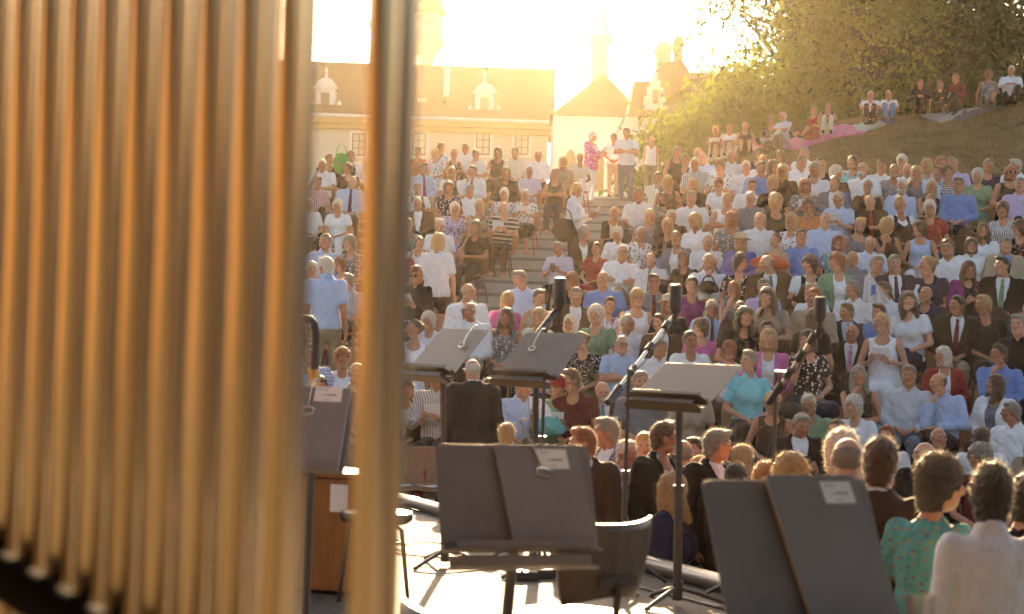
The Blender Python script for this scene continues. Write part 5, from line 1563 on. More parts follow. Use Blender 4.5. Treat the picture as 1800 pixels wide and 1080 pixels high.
def music_stand(label, foot, dbr, yaw, tilt, w, h, deskm, lowtray=True, polem='stand_black', group='music stands on the stage', corner='br'):
    """dbr: world position of the desk's lower near corner; foot: where the pole meets the floor"""
    ph, th = R(yaw), R(tilt)
    X = Vector((math.cos(ph), -math.sin(ph), 0)); Y = Vector((math.cos(th) * math.sin(ph), math.cos(th) * math.cos(ph), math.sin(th))); Z = X.cross(Y)
    Mx = frame3(X, Y, Z); c0 = dbr - X * (w / 2) if corner == 'br' else (dbr + X * (w / 2) if corner == 'bl' else dbr)
    root = empty('music_stand', (foot.x, foot.y, ZS)); tag(root, label, 'music stand', group); o3 = Vector((foot.x, foot.y, ZS))
    L = lambda a, b, c: c0 + X * a + Y * b + Z * c - o3
    m = MB(); m.prism(rr(w, h, .025), L(0, 0, -.003), X, Y, Z * .004)
    desk = m.build('desk', deskm, root, bevel=.0012)
    m = MB(); t = .0035; dp = .062
    cham = [(-w / 2, 0), (w / 2, 0), (w / 2, dp * .55), (w / 2 - .035, dp), (-w / 2 + .035, dp), (-w / 2, dp * .55)]
    m.prism(cham, L(0, -.004, .003), X, Z, Y * -t); m.box(L(0, .009, dp + .001), (w - .07, .022, t), Mx)
    for s in (-1, 1): m.box(L(s * (w / 2 - .001), .006, dp * .3), (t, .016, dp * .5), Mx)
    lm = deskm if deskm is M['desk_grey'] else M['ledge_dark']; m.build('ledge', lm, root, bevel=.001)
    if lowtray:
        m = MB(); q = -.058
        m.prism([(a * .96, b * .95) for a, b in cham], L(0, q, -.012), X, Z, Y * -t); m.box(L(0, q + .016, dp * .95 - .012), (w * .96 - .08, .034, t), Mx); m.box(L(0, q + .022, -.012), (w * .9, .05, t), Mx)
        m.build('shelf', lm, root, bevel=.001)
    hub = L(0, .10, -.035)
    m = MB(); m.box(L(0, .10, -.018), (.12, .14, .028), Mx); m.tube([L(-.05, .09, -.04), L(.05, .09, -.04)], .016, 10); m.build('bracket', M[polem], root, bevel=.003)
    m = MB(); top = Vector((hub.x, hub.y, hub.z)); bot = Vector((top.x * .0, top.y * .0, .05)); 
    m.tube([top, top * .55 + bot * .45], .019, 12); m.tube([top * .56 + bot * .44, bot], .024, 14); m.tube([top * .56 + bot * .44 + Vector((0, 0, -.04)), top * .56 + bot * .44 + Vector((0, 0, .0))], .029, 14); m.build('pole', M[polem], root, smooth=True)
    m = MB()
    m.tube([(0, 0, .13), (0, 0, .03)], .028, 14); m.build('collar', M[polem], root, smooth=True)
    for k in range(3):
        a = R(100 + yaw * .3 + 120 * k); m = MB(); ex = Vector((math.cos(a), math.sin(a), 0)); m.tube([Vector((0, 0, .10)), ex * .12 + Vector((0, 0, .07)), ex * .30 + Vector((0, 0, .016))], [.012, .013, .011], 8); m.tube([ex * .285 + Vector((0, 0, .014)), ex * .31 + Vector((0, 0, .012))], .0125, 8); m.build('leg', M[polem], root, smooth=True)
    return root, (lambda a, b, c: c0 + X * a + Y * b + Z * c), X, Y, Z, Mx

def folder(label, L, X, Y, Z, Mx, a0, b0, w, h, card, thick=.014, dark=False, slide=0.0):
    """a music folder leaning on the desk; (a0,b0): its lower left corner on the desk, slide: how far its top leans sideways"""
    root = empty('music_folder', L(a0, b0, .006)); tag(root, label, 'folder', 'music folders resting on the stands'); o3 = L(a0, b0, .006); S = (Y + X * slide).normalized()
    P2 = lambda a, b, c: L(a0, b0, .006) + X * a + S * b + Z * c - o3
    fm = M['folder_black'] if dark else M['folder_grey']
    m = MB(); m.prism([(x_ + w / 2, y_) for x_, y_ in rr(w, h, .006)], P2(0, 0, thick), X, S, Z * .003); m.build('cover', fm, root, bevel=.001)
    m = MB(); m.prism([(x_ + w / 2, y_) for x_, y_ in rr(w, h, .006)], P2(0, 0, 0), X, S, Z * .003); m.build('back_cover', fm, root)
    m = MB(); m.prism([(.006, .004), (w - .003, .004), (w - .003, h - .006), (.006, h - .006)], P2(0, 0, .0035), X, S, Z * (thick - .004)); m.build('sheets', M['paper'], root)
    if card:
        ca, cb, cw_, chh = card
        m = MB(); m.prism([(0, 0), (cw_, 0), (cw_, chh), (0, chh)], P2(ca, cb, thick + .0034), X, S, Z * .0008); c = m.build('name_card', M['paper'], root)
        m = MB()
        for (u, v, l, hh) in ((.12, .80, .34, .05), (.30, .40, .05, .11), (.42, .40, .40, .11), (.40, .14, .22, .04)):
            # faint grey lines of print, too soft to read in the photograph
            m.prism([(u * cw_, v * chh), ((u + l) * cw_, v * chh), ((u + l) * cw_, (v + hh) * chh), (u * cw_, (v + hh) * chh)], P2(ca, cb, thick + .0046), X, S, Z * .0003)
        m.build('print', M['paper_print'], c)
    return root, P2, o3
def clip(label, p_top, p_bot, side, up):
    """a bent wire page holder ending in a flat ring"""
    root = empty('page_clip', p_bot); tag(root, label, 'page clip', 'wire page clips on the stands'); d = (p_top - p_bot); m = MB(); m.tube([d, d * .5 + up * .006, Vector((0, 0, 0))], .0042, 8); m.tube([d, d + side * .03 + up * .002], .0042, 8)
    m.build('wire', M['chrome'], root, smooth=True)
    m = MB(); dn = d.normalized(); c = -dn * .02
    m.tube([c + side * (.026 * math.cos(2 * math.pi * k / 20)) + dn * (.019 * math.sin(2 * math.pi * k / 20)) for k in range(21)], .0045, 8); m.build('ring', M['chrome'], root, smooth=True)

# the three brown-lit stands near the edge
sE = music_stand('music stand with an empty flat desk in front of the turquoise shirt', floor_pt(1190, 1065), at(1245, 712, 9.05), 42, 34, .525, .375, M['desk_glare_brown'])
sD = music_stand('music stand with a tilted desk behind the front folder stand, red hat beside it', Vector((at(945, 800, 10.0).x, 10.35, 0)), at(978, 668, 9.95), 46, 47, .525, .375, M['desk_glare_brown'])
sC = music_stand('music stand with a tilted desk beside the tall bell frame', Vector((at(785, 800, 10.3).x, 10.6, 0)), at(798, 659, 10.2), 54, 48, .525, .375, M['desk_glare_brown'])
for st, lab in ((sD, 'black wire page clip at the corner of the stand desk by the red hat'), (sC, 'black wire page clip on the stand desk beside the bell frame')):
    _, L, X, Y, Z, Mx = st; clip(lab, L(-.13 if st is sD else .10, .395, .012), L(-.10 if st is sD else .12, .25, .012), X, Z)
# front stand with a folder
sA = music_stand('front music stand carrying a slate folder, pale ledge beneath', Vector((at(880, 1000, 5.62).x, 5.66, 0)), at(1053, 968, 5.62), -17, 68, .535, .36, M['desk_grey'])
_, L, X, Y, Z, Mx = sA
fa = folder('slate folder with a white name card on the front stand', L, X, Y, Z, Mx, -.03, .004, .288, .352, (.14, .268, .105, .068), .016, slide=-.12)
clip('silver wire page clip hooked over the front folder', L(.025, .44, .024), L(.085, .275, .026), X, Z)
# right stand with a folder
sB = music_stand('large near music stand with a slate folder at the picture edge', Vector((at(1440, 1000, 4.5).x, 4.62, 0)), at(1284, 1118, 4.5), -23, 65, .53, .43, M['desk_grey'], corner='bl')
_, L, X, Y, Z, Mx = sB
fb = folder('slate folder with a white name card on the large near stand', L, X, Y, Z, Mx, -.02, .004, .285, .435, (.165, .350, .098, .064), .018, slide=-.13)
# stand seen between the bells
sF = music_stand('music stand seen through the gap between the bells', floor_pt(575, 905), at(604, 832, 7.1), 12, 66, .5, .37, M['desk_grey'], lowtray=False)
_, L, X, Y, Z, Mx = sF
ff = folder('dark folder with a white name card seen between the bells', L, X, Y, Z, Mx, -.06, .004, .29, .365, (.135, .30, .12, .066), .016, slide=0)
clip('wire page clip hanging on the folder between the bells', L(.06, .40, .024), L(.06, .28, .026), X, Z)
# a varnished case standing on the boards behind the bells
c = floor_pt(566, 1046); cr = empty('instrument_case', (c.x, c.y, ZS), R(-14)); tag(cr, 'varnished wooden case with a white paper on its side, behind the bells', 'case')
m = MB(); m.box((-1.02, .22, .325), (2.40, .42, .61)); m.build('case_body', M['crate_wood'], cr, bevel=.012)
m = MB(); m.box((-1.02, .22, .645), (2.42, .44, .03)); m.build('case_lid', M['crate_wood'], cr, bevel=.006)
for sx in (-2.1, .1):
    for sy in (.05, .39): m = MB(); m.box((sx, sy, .01), (.05, .05, .02)); m.build('foot', M['stand_black'], cr)
m = MB(); m.box((.075, .007, .525), (.10, .002, .15)); m.build('paper_note', M['paper'], cr)

# ---------------------------------------------------------------- chairs
def shell_mesh():
    """bent plywood seat and back in one sheet; sitter faces -Y"""
    prof = []
    for k in range(26):
        u = k / 25
        if u < .5: v = u / .5; prof.append((-.22 + .40 * v, .455 - .018 * math.sin(math.pi * v) - .012 * (1 - v) ** 4))
        elif u < .62: v = (u - .5) / .12; a = v * R(76); prof.append((.18 + .06 * math.sin(a), .455 + .06 * (1 - math.cos(a))))
        else: v = (u - .62) / .38; prof.append((.238 + .10 * v, .50 + .335 * v))
    V, Q = [], []; nx_ = 12
    for k, (y, z) in enumerate(prof):
        u = k / 25; hw = .205 + .01 * math.sin(math.pi * u) - (.05 * max(0, (.08 - u) / .08) ** 2) - (.035 * max(0, (u - .93) / .07) ** 2) - .018 * math.exp(-((u - .56) / .06) ** 2)
        for i in range(nx_ + 1):
            s = i / nx_ * 2 - 1; cv = .028 * s * s
            V.append((s * hw, y - (cv * 1.2 if u > .6 else 0), z + (cv * .4 if u <= .6 else 0)))
    n = nx_ + 1
    for k in range(25):
        for i in range(nx_): Q.append((k * n + i, k * n + i + 1, (k + 1) * n + i + 1, (k + 1) * n + i))
    V = np.array(V); Q = np.array(Q); dn = np.zeros_like(V); 
    for k in range(26):
        a = prof[max(0, k - 1)]; b = prof[min(25, k + 1)]; t = np.array([b[0] - a[0], b[1] - a[1]]); t /= np.linalg.norm(t); dn[k * n:(k + 1) * n] = (0, t[1] * .012, -t[0] * .012)
    N = len(V); V2 = np.concatenate([V, V + dn]); rim = []
    loop = [i for i in range(n)] + [k * n + n - 1 for k in range(1, 26)] + [25 * n + i for i in range(n - 2, -1, -1)] + [k * n for k in range(24, 0, -1)]
    for a, b in zip(loop, loop[1:] + loop[:1]): rim.append((b, a, N + a, N + b))
    return V2, np.concatenate([Q, Q[:, ::-1] + N, np.array(rim)])
SV, SQ = shell_mesh()
SHELL = {k: np_mesh('shell', SV, SQ, mat=M[k]) for k in ('wood_shell', 'dark_shell')}
def leg_mb(sx, sy, m=None):
    m = m or MB(); y0, y1 = (-.16, -.23) if sy < 0 else (.14, .25)
    m.tube([(sx * .10, y0, .425), (sx * .165, y0 + (y1 - y0) * .25, .40), (sx * .225, y1, .008)], .0105, 8); m.tube([(sx * .2245, y1, .012), (sx * .2255, y1, .0)], .0125, 8); return m
def mesh_of(m, name, mt):
    me = bpy.data.meshes.new(name); me.from_pydata(m.v, [], m.f); me.shade_smooth(); me.materials.append(mt); return me
LEG = {(c_, sx, sy): mesh_of(leg_mb(sx, sy), 'leg', M[c_]) for c_ in ('red_paint', 'leg_dark') for sx in (-1, 1) for sy in (-1, 1)}
def br_mb():
    m = MB(); m.tube([(-.10, -.16, .425), (.10, -.16, .425), (.10, .14, .425), (-.10, .14, .425), (-.10, -.16, .425)], .010, 8); return m
def post_mb():
    m = MB(); m.tube([(0, .14, .42), (0, .235, .44), (0, .262, .60)], .012, 8); return m
BRK = {c_: mesh_of(br_mb(), 'underframe', M[c_]) for c_ in ('red_paint', 'leg_dark')}
POST = {c_: mesh_of(post_mb(), 'back_post', M[c_]) for c_ in ('red_paint', 'leg_dark')}
WHOLE = {}
for c_ in ('red_paint', 'leg_dark'):
    m = MB(); [leg_mb(sx, sy, m) for sx in (-1, 1) for sy in (-1, 1)]; b_ = br_mb(); m.add(b_.v, b_.f); V0 = np.array(m.v)
    me = bpy.data.meshes.new('chair'); nv = len(SV); me.from_pydata([tuple(v) for v in SV] + m.v, [], [tuple(q) for q in SQ] + [tuple(nv + i for i in f) for f in m.f])
    me.materials.append(M['wood_shell']); me.materials.append(M[c_]); me.polygons.foreach_set('material_index', [0] * len(SQ) + [1] * len(m.f)); me.shade_smooth(); WHOLE[c_] = me
def chair(loc, rz, label, group, shell='wood_shell', tube='red_paint', whole=False):
    if whole:
        o = link('chair', WHOLE[tube], None, loc); o.rotation_euler = (0, 0, rz); return tag(o, label, 'chair', group)
    root = empty('chair', loc, rz); tag(root, label, 'chair', group); link('seat_shell', SHELL[shell], root); link('underframe', BRK[tube], root); link('back_post', POST[tube], root)
    for sx in (-1, 1):
        for sy in (-1, 1): link('leg', LEG[(tube, sx, sy)], root)
    return root
nch = 0
for p in PEOPLE:
    if p['row'] is None: continue
    lab = 'chair under ' + p['label']
    near_aisle = abs(p['loc'].x - aisle(p['r']).x) < 2.6
    chair((p['loc'].x, p['loc'].y, p['z'] + .004), p['root'].rotation_euler.z, lab, 'chairs on the rising rows', tube='red_paint' if rng.random() < .6 else 'leg_dark', whole=not (p['r'] < 19.5 or near_aisle))
# empty chairs by the stage with programmes on them
def row_chair(px, py, k, label, rzj=0):
    a, t = ray(px, py); r = row_r(k, a) + .40; return chair((math.sin(a) * r, math.cos(a) * r, row_h(k) + .004), -a + rzj, label, 'empty chairs in the front rows'), Vector((math.sin(a) * r, math.cos(a) * r, row_h(k)))
e1, c1 = row_chair(706, 790, 1, 'empty wooden chair with a programme, beside the bell frame', .25)
e2, c2_ = row_chair(757, 800, 1, 'empty wooden chair with a programme, behind the front music stand', .2)
e3, c3_ = row_chair(583, 440, 9, 'empty wooden chair between the bells on the upper rows')
e4, c4_ = row_chair(898, 545, 6, 'empty wooden chair with a tan back beside the pink jacket')
def leaflet(loc, rz, label, w=.105, l=.21, tilt=None, group='programmes lying on chairs'):
    root = empty('programme', loc, rz); tag(root, label, 'programme', group)
    if tilt is not None: root.rotation_euler = (tilt, 0, rz)
    m = MB()
    for s in (-1, 1):
        m.add([(0, -l / 2, 0), (s * w, -l / 2, .012), (s * w, l / 2, .012), (0, l / 2, 0), (0, -l / 2, -.003), (s * w, -l / 2, .009), (s * w, l / 2, .009), (0, l / 2, -.003)], [(0, 1, 2, 3), (7, 6, 5, 4), (0, 4, 5, 1), (1, 5, 6, 2), (2, 6, 7, 3)])
    b = m.build('pages', M['paper'], root)
    m = MB()
    for k in range(4): m.box((.055, l * (.28 - .16 * k), .0105), (.06, .012, .001), Matrix.Rotation(-.11, 3, 'Y'))
    m.build('print', M['paper_print'], b); return root
for e_, lab in ((e1, 'programme lying on the empty chair beside the bell frame'), (e2, 'programme lying on the empty chair behind the front music stand')):
    leaflet(e_.location + Vector((.0, -.05, .468)), .5, lab, .09, .15)
# programmes and phones people hold
M['phone'] = mat('phone_case', (.02, .02, .022), .25)
nb = 0
for p in PEOPLE:
    if p['pose'] in ('hold', 'phone', 'fan') and p['r'] < 45:
        hz = UP[{'x': 's', 'w': 't', 'e': 'g'}.get(p['legs'], p['legs'])]; sc = p['root'].scale
        loc = Matrix.Rotation(p['root'].rotation_euler.z, 3, 'Z') @ Vector((0, -.375 * sc.y, (hz + .335) * sc.z)) + p['loc']; rz = p['root'].rotation_euler.z
        who = p['cls'] if cnts[p['cls']] == 1 else p['label'][10:]
        if p['pose'] == 'hold': 
            lab = 'open programme held by person in ' + who; lab = lab if words_n(lab) <= 16 else 'open programme held by person in ' + p['cls']
            leaflet(loc, rz, lab, .10, .20, R(-52), 'programmes in people\'s hands')
        elif p['pose'] == 'phone':
            root = empty('phone', loc, rz); root.rotation_euler = (R(-60), 0, rz); tag(root, 'dark phone held by person in ' + p['cls'], 'phone', 'phones in people\'s hands'); m = MB(); m.prism([(a, b - .07) for a, b in rr(.075, .15, .01)], (0, 0, 0), (1, 0, 0), (0, 1, 0), (0, 0, .009)); m.build('phone_body', M['phone'], root, bevel=.002); m = MB(); m.box((0, .005, .0096), (.066, .132, .001)); m.build('screen', M['window_glass'], root)
        else:
            root = empty('hand_fan', p['loc'] + Matrix.Rotation(rz, 3, 'Z') @ Vector((-.15, -.32, hz + .50)), rz); tag(root, 'black folding fan held up by the person in black shirt', 'fan'); m = MB()
            for k in range(15):
                a0 = R(12 + 156 * k / 15); a1 = R(12 + 156 * (k + 1) / 15); off_ = .012 * (k % 2); m.add([(.05 * math.cos(a0), off_, .05 * math.sin(a0)), (.25 * math.cos(a0), off_, .25 * math.sin(a0)), (.25 * math.cos(a1), .012 - off_, .25 * math.sin(a1)), (.05 * math.cos(a1), .012 - off_, .05 * math.sin(a1))], [(0, 1, 2, 3)])
            m.build('fan_leaf', M['plain'], root).color = (.02, .02, .02, 1); m = MB(); [m.tube([(0, .006, 0), (.24 * math.cos(R(12 + 156 * k / 8)), .006, .24 * math.sin(R(12 + 156 * k / 8)))], .003, 5) for k in range(9)]; m.build('fan_rib', M['black_plastic'], root)
# cloths and bags that lie with the audience
def who(px, py): return min(PEOPLE, key=lambda q: (q['x'] - px) ** 2 + (q['y'] - py) ** 2)
def bag(px, py, ppx, ppy, col, label, name='handbag', size=(.12, .07, .08), strap=True, cat='bag'):
    p = who(ppx, ppy); q = at(px, py, p['r'] - .36); root = empty(name, q, -p['az']); tag(root, label, cat)
    f = Field(axis((-.3, .3, .014)), axis((-.22, .22, .014)), axis((-.25, .25, .014))); f.ell((0, 0, 0), size, 0); f.ell((size[0] * .35, -.02, -size[2] * .35), (size[0] * .8, size[1] * .8, size[2] * .6), .05); f.wrinkle(.006, 40, 2); V, Q = f.mesh()
    o = link('cloth' if not strap else 'bag_body', np_mesh('bag', V, Q, mat=M['plain']), root); colour(o, col, (.5, .5, .5))
    if strap: m = MB(); m.tube([(-size[0] * .7, 0, size[2] * .5), (-size[0] * .45, 0, size[2] * 1.5), (0, .0, size[2] * 1.9), (size[0] * .45, 0, size[2] * 1.5), (size[0] * .7, 0, size[2] * .5)], .010, 7); o = m.build('strap', M['plain'], root, smooth=True); colour(o, col, (.5, .5, .5))
bag(1512, 752, 1535, 670, (.10, .33, .35), 'teal cloth lying across the lap of the long grey-haired sitter', 'folded_cloth', (.22, .12, .06), False, 'cloth')
bag(962, 750, 995, 683, (.16, .48, .42), 'turquoise cloth bag on the lap beside the red hat', 'cloth_bag', (.16, .1, .1))
bag(1352, 462, 1364, 438, (.62, .13, .04), 'bright orange cloth draped over knees in the middle rows', 'folded_cloth', (.24, .12, .10), False, 'cloth')
bag(600, 288, 583, 281, (.07, .30, .06), 'green backpack beside the uppermost sitters near the bells', 'backpack', (.17, .12, .22))
bag(992, 405, 1012, 331, (.03, .026, .024), 'black shoulder bag hanging from the person walking on the steps', 'shoulder_bag', (.2, .10, .2))
bag(1392, 722, 1382, 720, (.05, .04, .03), 'dark handbag on the lap behind the microphone pole')
bag(1245, 505, 1265, 478, (.03, .025, .022), 'black handbag on the knees in the row of white shirts')
p = who(1542, 511); q = at(1527, 505, p['r'] - .38); V, Q = [], []
for i in range(15):
    for j in range(19):
        u, v = i / 14 - .5, j / 18; V.append((u * (.10 + .24 * v) + .10 * v, .035 * math.sin(u * 19 + v * 3) * (.4 + v), .17 - .36 * v - .12 * abs(u) * (1 - v)))
for i in range(14):
    for j in range(18): k = i * 19 + j; Q.append((k, k + 19, k + 20, k + 1))
n_ = len(V); fl = empty('flag', q, -p['az']); tag(fl, 'white flag with a blue band held up among the right-hand rows'.replace(' right-hand', ' crowded'), 'flag')
o = link('flag_cloth', np_mesh('flag_cloth', V + [(x, y + .006, z) for x, y, z in V], Q + [tuple(n_ + c_ for c_ in f[::-1]) for f in Q], mat=M['plain']), fl); colour(o, (.78, .78, .78), (.5, .5, .5))
m = MB(); m.prism([(-.02, 0), (.04, .02), (.03, .13), (-.02, .11)], (.05, -.06, -.10), (1, 0, 0), (0, 0, 1), (0, .003, 0)); o = m.build('flag_band', M['plain'], fl); colour(o, (.10, .2, .5), (.5, .5, .5))
p = who(963, 682); q = at(932, 735, p['r'] - .42); fn_ = empty('hand_fan', q, -p['az']); fn_.rotation_euler = (0, R(75), -p['az']); tag(fn_, 'white pleated fan held open behind the second tilted desk', 'fan'); m = MB()
for k in range(19):
    a0 = R(8 + 164 * k / 19); a1 = R(8 + 164 * (k + 1) / 19); o_ = .010 * (k % 2); m.add([(.09 * math.cos(a0), o_, .09 * math.sin(a0)), (.22 * math.cos(a0), o_, .22 * math.sin(a0)), (.22 * math.cos(a1), .010 - o_, .22 * math.sin(a1)), (.09 * math.cos(a1), .010 - o_, .09 * math.sin(a1))], [(0, 1, 2, 3)])
m.build('fan_leaf', M['paper'], fn_); m = MB(); [m.tube([(0, .005, 0), (.21 * math.cos(R(8 + 164 * k / 9)), .005, .21 * math.sin(R(8 + 164 * k / 9)))], .003, 5) for k in range(10)]; m.build('fan_rib', M['wood_shell'], fn_)
# stage chairs: a round seat and a separate low curved back on tube legs; the sitter faces -Y
def back_mesh():
    V, Q = [], []; nx_, nz = 14, 8
    for j in range(nz + 1):
        for i in range(nx_ + 1):
            s_ = i / nx_ * 2 - 1; v = j / nz; hw = .215 - .05 * (1 - v) ** 2 - .012 * v ** 4; V.append((s_ * hw, .215 - .075 * s_ * s_ + .03 * v, .545 + .25 * v - .03 * s_ * s_ * (1 - v) + .012 * s_ * s_ * v))
    n = nx_ + 1
    for j in range(nz):
        for i in range(nx_): Q.append((j * n + i, j * n + i + 1, (j + 1) * n + i + 1, (j + 1) * n + i))
    N = len(V); V2 = V + [(x * .99, y + .013, z) for x, y, z in V]; loop = list(range(n)) + [j * n + nx_ for j in range(1, nz + 1)] + [nz * n + i for i in range(nx_ - 1, -1, -1)] + [j * n for j in range(nz - 1, 0, -1)]
    return np_mesh('backrest', V2, Q + [tuple(N + q for q in f[::-1]) for f in Q] + [(b_, a_, N + a_, N + b_) for a_, b_ in zip(loop, loop[1:] + loop[:1])])
BACK = back_mesh(); BACK.materials.append(M['dark_shell'])
M['seat_brown'] = mat('worn_brown_seat', (.17, .085, .05), .45, 0, .5, var=.2, scale=6)
def stage_chair(seat_px, seat_py, rz, label):
    c = at_z(seat_px, seat_py, ZS + .46); root = empty('chair', (c.x, c.y, ZS + .002), rz); tag(root, label, 'chair', 'chairs on the stage')
    m = MB(); pr = [(a * (.21 + .02 * math.cos(2 * math.pi * k / 28)), 0) for k in range(1) for a in (1,)]
    m.lathe([(0, .432), (.185, .432), (.208, .440), (.212, .450), (.200, .457), (.1, .452), (0, .450)], (0, 0, 0), 32); m.build('seat', M['seat_brown'], root, smooth=True); link('backrest', BACK, root)
    m = MB(); m.tube([(0, .12, .425), (0, .235, .45), (0, .248, .60)], .013, 10); m.box((0, .243, .60), (.16, .012, .035)); m.build('back_post', M['leg_dark'], root, smooth=True)
    m = MB(); m.tube([(-.15, -.15, .422), (.15, -.15, .422), (.15, .15, .422), (-.15, .15, .422), (-.15, -.15, .422)], .010, 8); m.build('underframe', M['leg_dark'], root, smooth=True)
    for sx in (-1, 1):
        for sy in (-1, 1): m = MB(); m.tube([(sx * .13, sy * .13, .42), (sx * .165, sy * .165, .39), (sx * .215, sy * .225, .008)], .0105, 10); m.tube([(sx * .2145, sy * .2245, .012), (sx * .2155, sy * .2265, 0)], .0125, 10); m.build('leg', M['leg_dark'], root, smooth=True)
stage_chair(1003, 1078, R(-142), 'dark low-backed chair with a round brown seat behind the front music stand')
stage_chair(905, 1326, R(145), 'dark chair whose curved back top just shows along the bottom edge')
c = floor_pt(656, 1064); st_ = empty('stool', (c.x, c.y, ZS + .002), R(20)); tag(st_, 'round black padded stool on thin tube legs beside the bell frame', 'stool')
m = MB(); m.lathe([(0, .43), (.17, .43), (.19, .445), (.195, .465), (.185, .487), (.15, .496), (0, .5)], (0, 0, 0), 32); m.build('seat', mat('black_vinyl', (.03, .026, .024), .32), st_, smooth=True)
m = MB(); m.tube([(.13 * math.cos(R(15 * k)), .13 * math.sin(R(15 * k)), .33) for k in range(25)], .008, 8); m.build('ring', M['leg_dark'], st_, smooth=True)
for k in range(4): ex = Vector((math.cos(R(90 * k - 40)), math.sin(R(90 * k - 40)), 0)); m = MB(); m.tube([ex * .10 + Vector((0, 0, .425)), ex * .15 + Vector((0, 0, .40)), ex * .20 + Vector((0, 0, .01))], .011, 10); m.tube([ex * .2 + Vector((0, 0, .012)), ex * .2015], .0135, 10); m.build('leg', M['leg_dark'], st_, smooth=True)
for p in PEOPLE:
    if p['stand'] == 'c': chair((p['loc'].x, p['loc'].y, .004), p['root'].rotation_euler.z, 'wooden chair under the long-haired person in the navy jacket', 'chairs on the rising rows')

# ---------------------------------------------------------------- microphones on booms
def mic(label, foot, head_px, head_top, head_bot, d, boom0, boom0_d, boom1, boom1_d, clamp=None, polebase=True, wood=False):
    top, bot = at(head_px, head_top, d), at(head_px, head_bot, d); root = empty('microphone_stand', foot); tag(root, label, 'microphone stand', 'microphones on boom stands'); o3 = Vector(foot)
    r = 10.8 / FOC * d; u = (top - bot); m = MB(); pr = [(.0, 0), (r * .62, .0), (r * .7, u.length * .1), (r * .98, u.length * .16), (r, u.length * .3), (r, u.length * .9), (r * .9, u.length * .985), (r * .6, u.length), (0, u.length)]; m.lathe(pr, bot - o3, 24); b = m.build('windshield', M['black_plastic'], root, smooth=True)
    m = MB(); m.tube([bot - o3 + Vector((0, 0, .002)), bot - o3 - Vector((0, 0, .09))], r * .42, 12); m.tube([bot - o3 - Vector((.02, 0, .05)), bot - o3 - Vector((-.02, 0, .05))], r * .5, 10); m.build('mic_clamp', M['black_plastic'], root, smooth=True)
    A, B = at(*boom0, boom0_d) - o3, at(*boom1, boom1_d) - o3; m = MB(); m.tube([A, B], .0105, 10); m.build('boom_arm', M['chrome'], root, smooth=True)
    m = MB(); q = (B - A).normalized()
    for f0 in (.12, .42, .72, .97): m = MB(); m.tube([A.lerp(B, f0) - q * .035, A.lerp(B, f0) + q * .035], .022, 10); m.build('boom_joint', M['black_plastic'], root, smooth=True)
    m = MB(); m.tube([B - q * .02, B + q * .12], .02, 12); m.build('counterweight', M['black_plastic'], root, smooth=True)
    tp_ = clamp or (A.lerp(B, .72)); m = MB(); m.tube([Vector((0, 0, .05)), Vector((0, 0, tp_.z * .52))], .017, 12); m.tube([Vector((0, 0, tp_.z * .5)), Vector((tp_.x * .0, tp_.y * .0, tp_.z))], .011, 12); m.tube([Vector((0, 0, tp_.z * .49)), Vector((0, 0, tp_.z * .54))], .024, 12); m.build('pole', M['stand_black'], root, smooth=True)
    if (tp_ - Vector((0, 0, tp_.z))).length > .02: m = MB(); m.tube([Vector((0, 0, tp_.z)), tp_], .012, 8); m.build('boom_swivel', M['black_plastic'], root)
    for k in range(3):
        a = R(40 + 120 * k); ex = Vector((math.cos(a), math.sin(a), 0)); m = MB(); m.tube([Vector((0, 0, .22)), ex * .36 + Vector((0, 0, .012))], .011, 8); m.build('leg', M['stand_black'], root, smooth=True)
    m = MB(); pts = [A + Vector((0, 0, -.02))] + [A.lerp(B, k / 6) + Vector((0, 0, -.03 - .02 * (k % 2))) for k in range(1, 7)]; m.tube(pts, .004, 6); m.build('cable', M['cable'], root, smooth=True)
    return root
fA = Vector((at(770, 900, 11.2).x, 11.2, ZS)); 
mic('microphone with a black windshield above the second tilted desk', Vector((at(950, 900, 10.6).x, 10.75, ZS)), 983, 488, 545, 10.9, (976, 548), 10.9, (950, 582), 10.7)
mic('microphone on a long diagonal boom beside the flat empty desk', Vector((at(1098, 900, 9.9).x, 9.9, ZS)), 1187, 500, 552, 10.6, (1182, 558), 10.6, (1082, 690), 9.85)
mic('microphone on a boom in front of the person with the pink tie', Vector((at(1379, 840, 9.35).x, 9.62, ZS)), 1441, 522, 566, 9.3, (1437, 582), 9.3, (1368, 684), 9.6)
M['brass_dull'] = mat('dull_brass', (.45, .28, .10), .4, .8)
# a bent black lamp arm between the bells
q0, q1, q2 = at(551, 690, 7.4), at(556, 590, 7.4), at(540, 560, 7.4); lp = empty('lamp_stand', (q0.x, q0.y, ZS)); tag(lp, 'bent black stand arm standing between the bells', 'stand'); o3 = Vector((q0.x, q0.y, ZS))
m = MB(); m.tube([Vector((0, 0, .02)), q0 - o3, q1 - o3, at(553, 570, 7.4) - o3, at(547, 562, 7.4) - o3, q2 - o3 + Vector((-.1, 0, -.0))], .018, 12); m.build('arm', M['stand_black'], lp, smooth=True); m = MB(); m.lathe([(.14, 0), (.15, .01), (.13, .022), (.02, .03)], (0, 0, 0), 24); m.build('base', M['stand_black'], lp, smooth=True)
m = MB(); m.tube([at(552, 650, 7.38) - o3 , at(552, 684, 7.38) - o3], .024, 12); m.build('brass_sleeve', M['brass_dull'], lp, smooth=True)

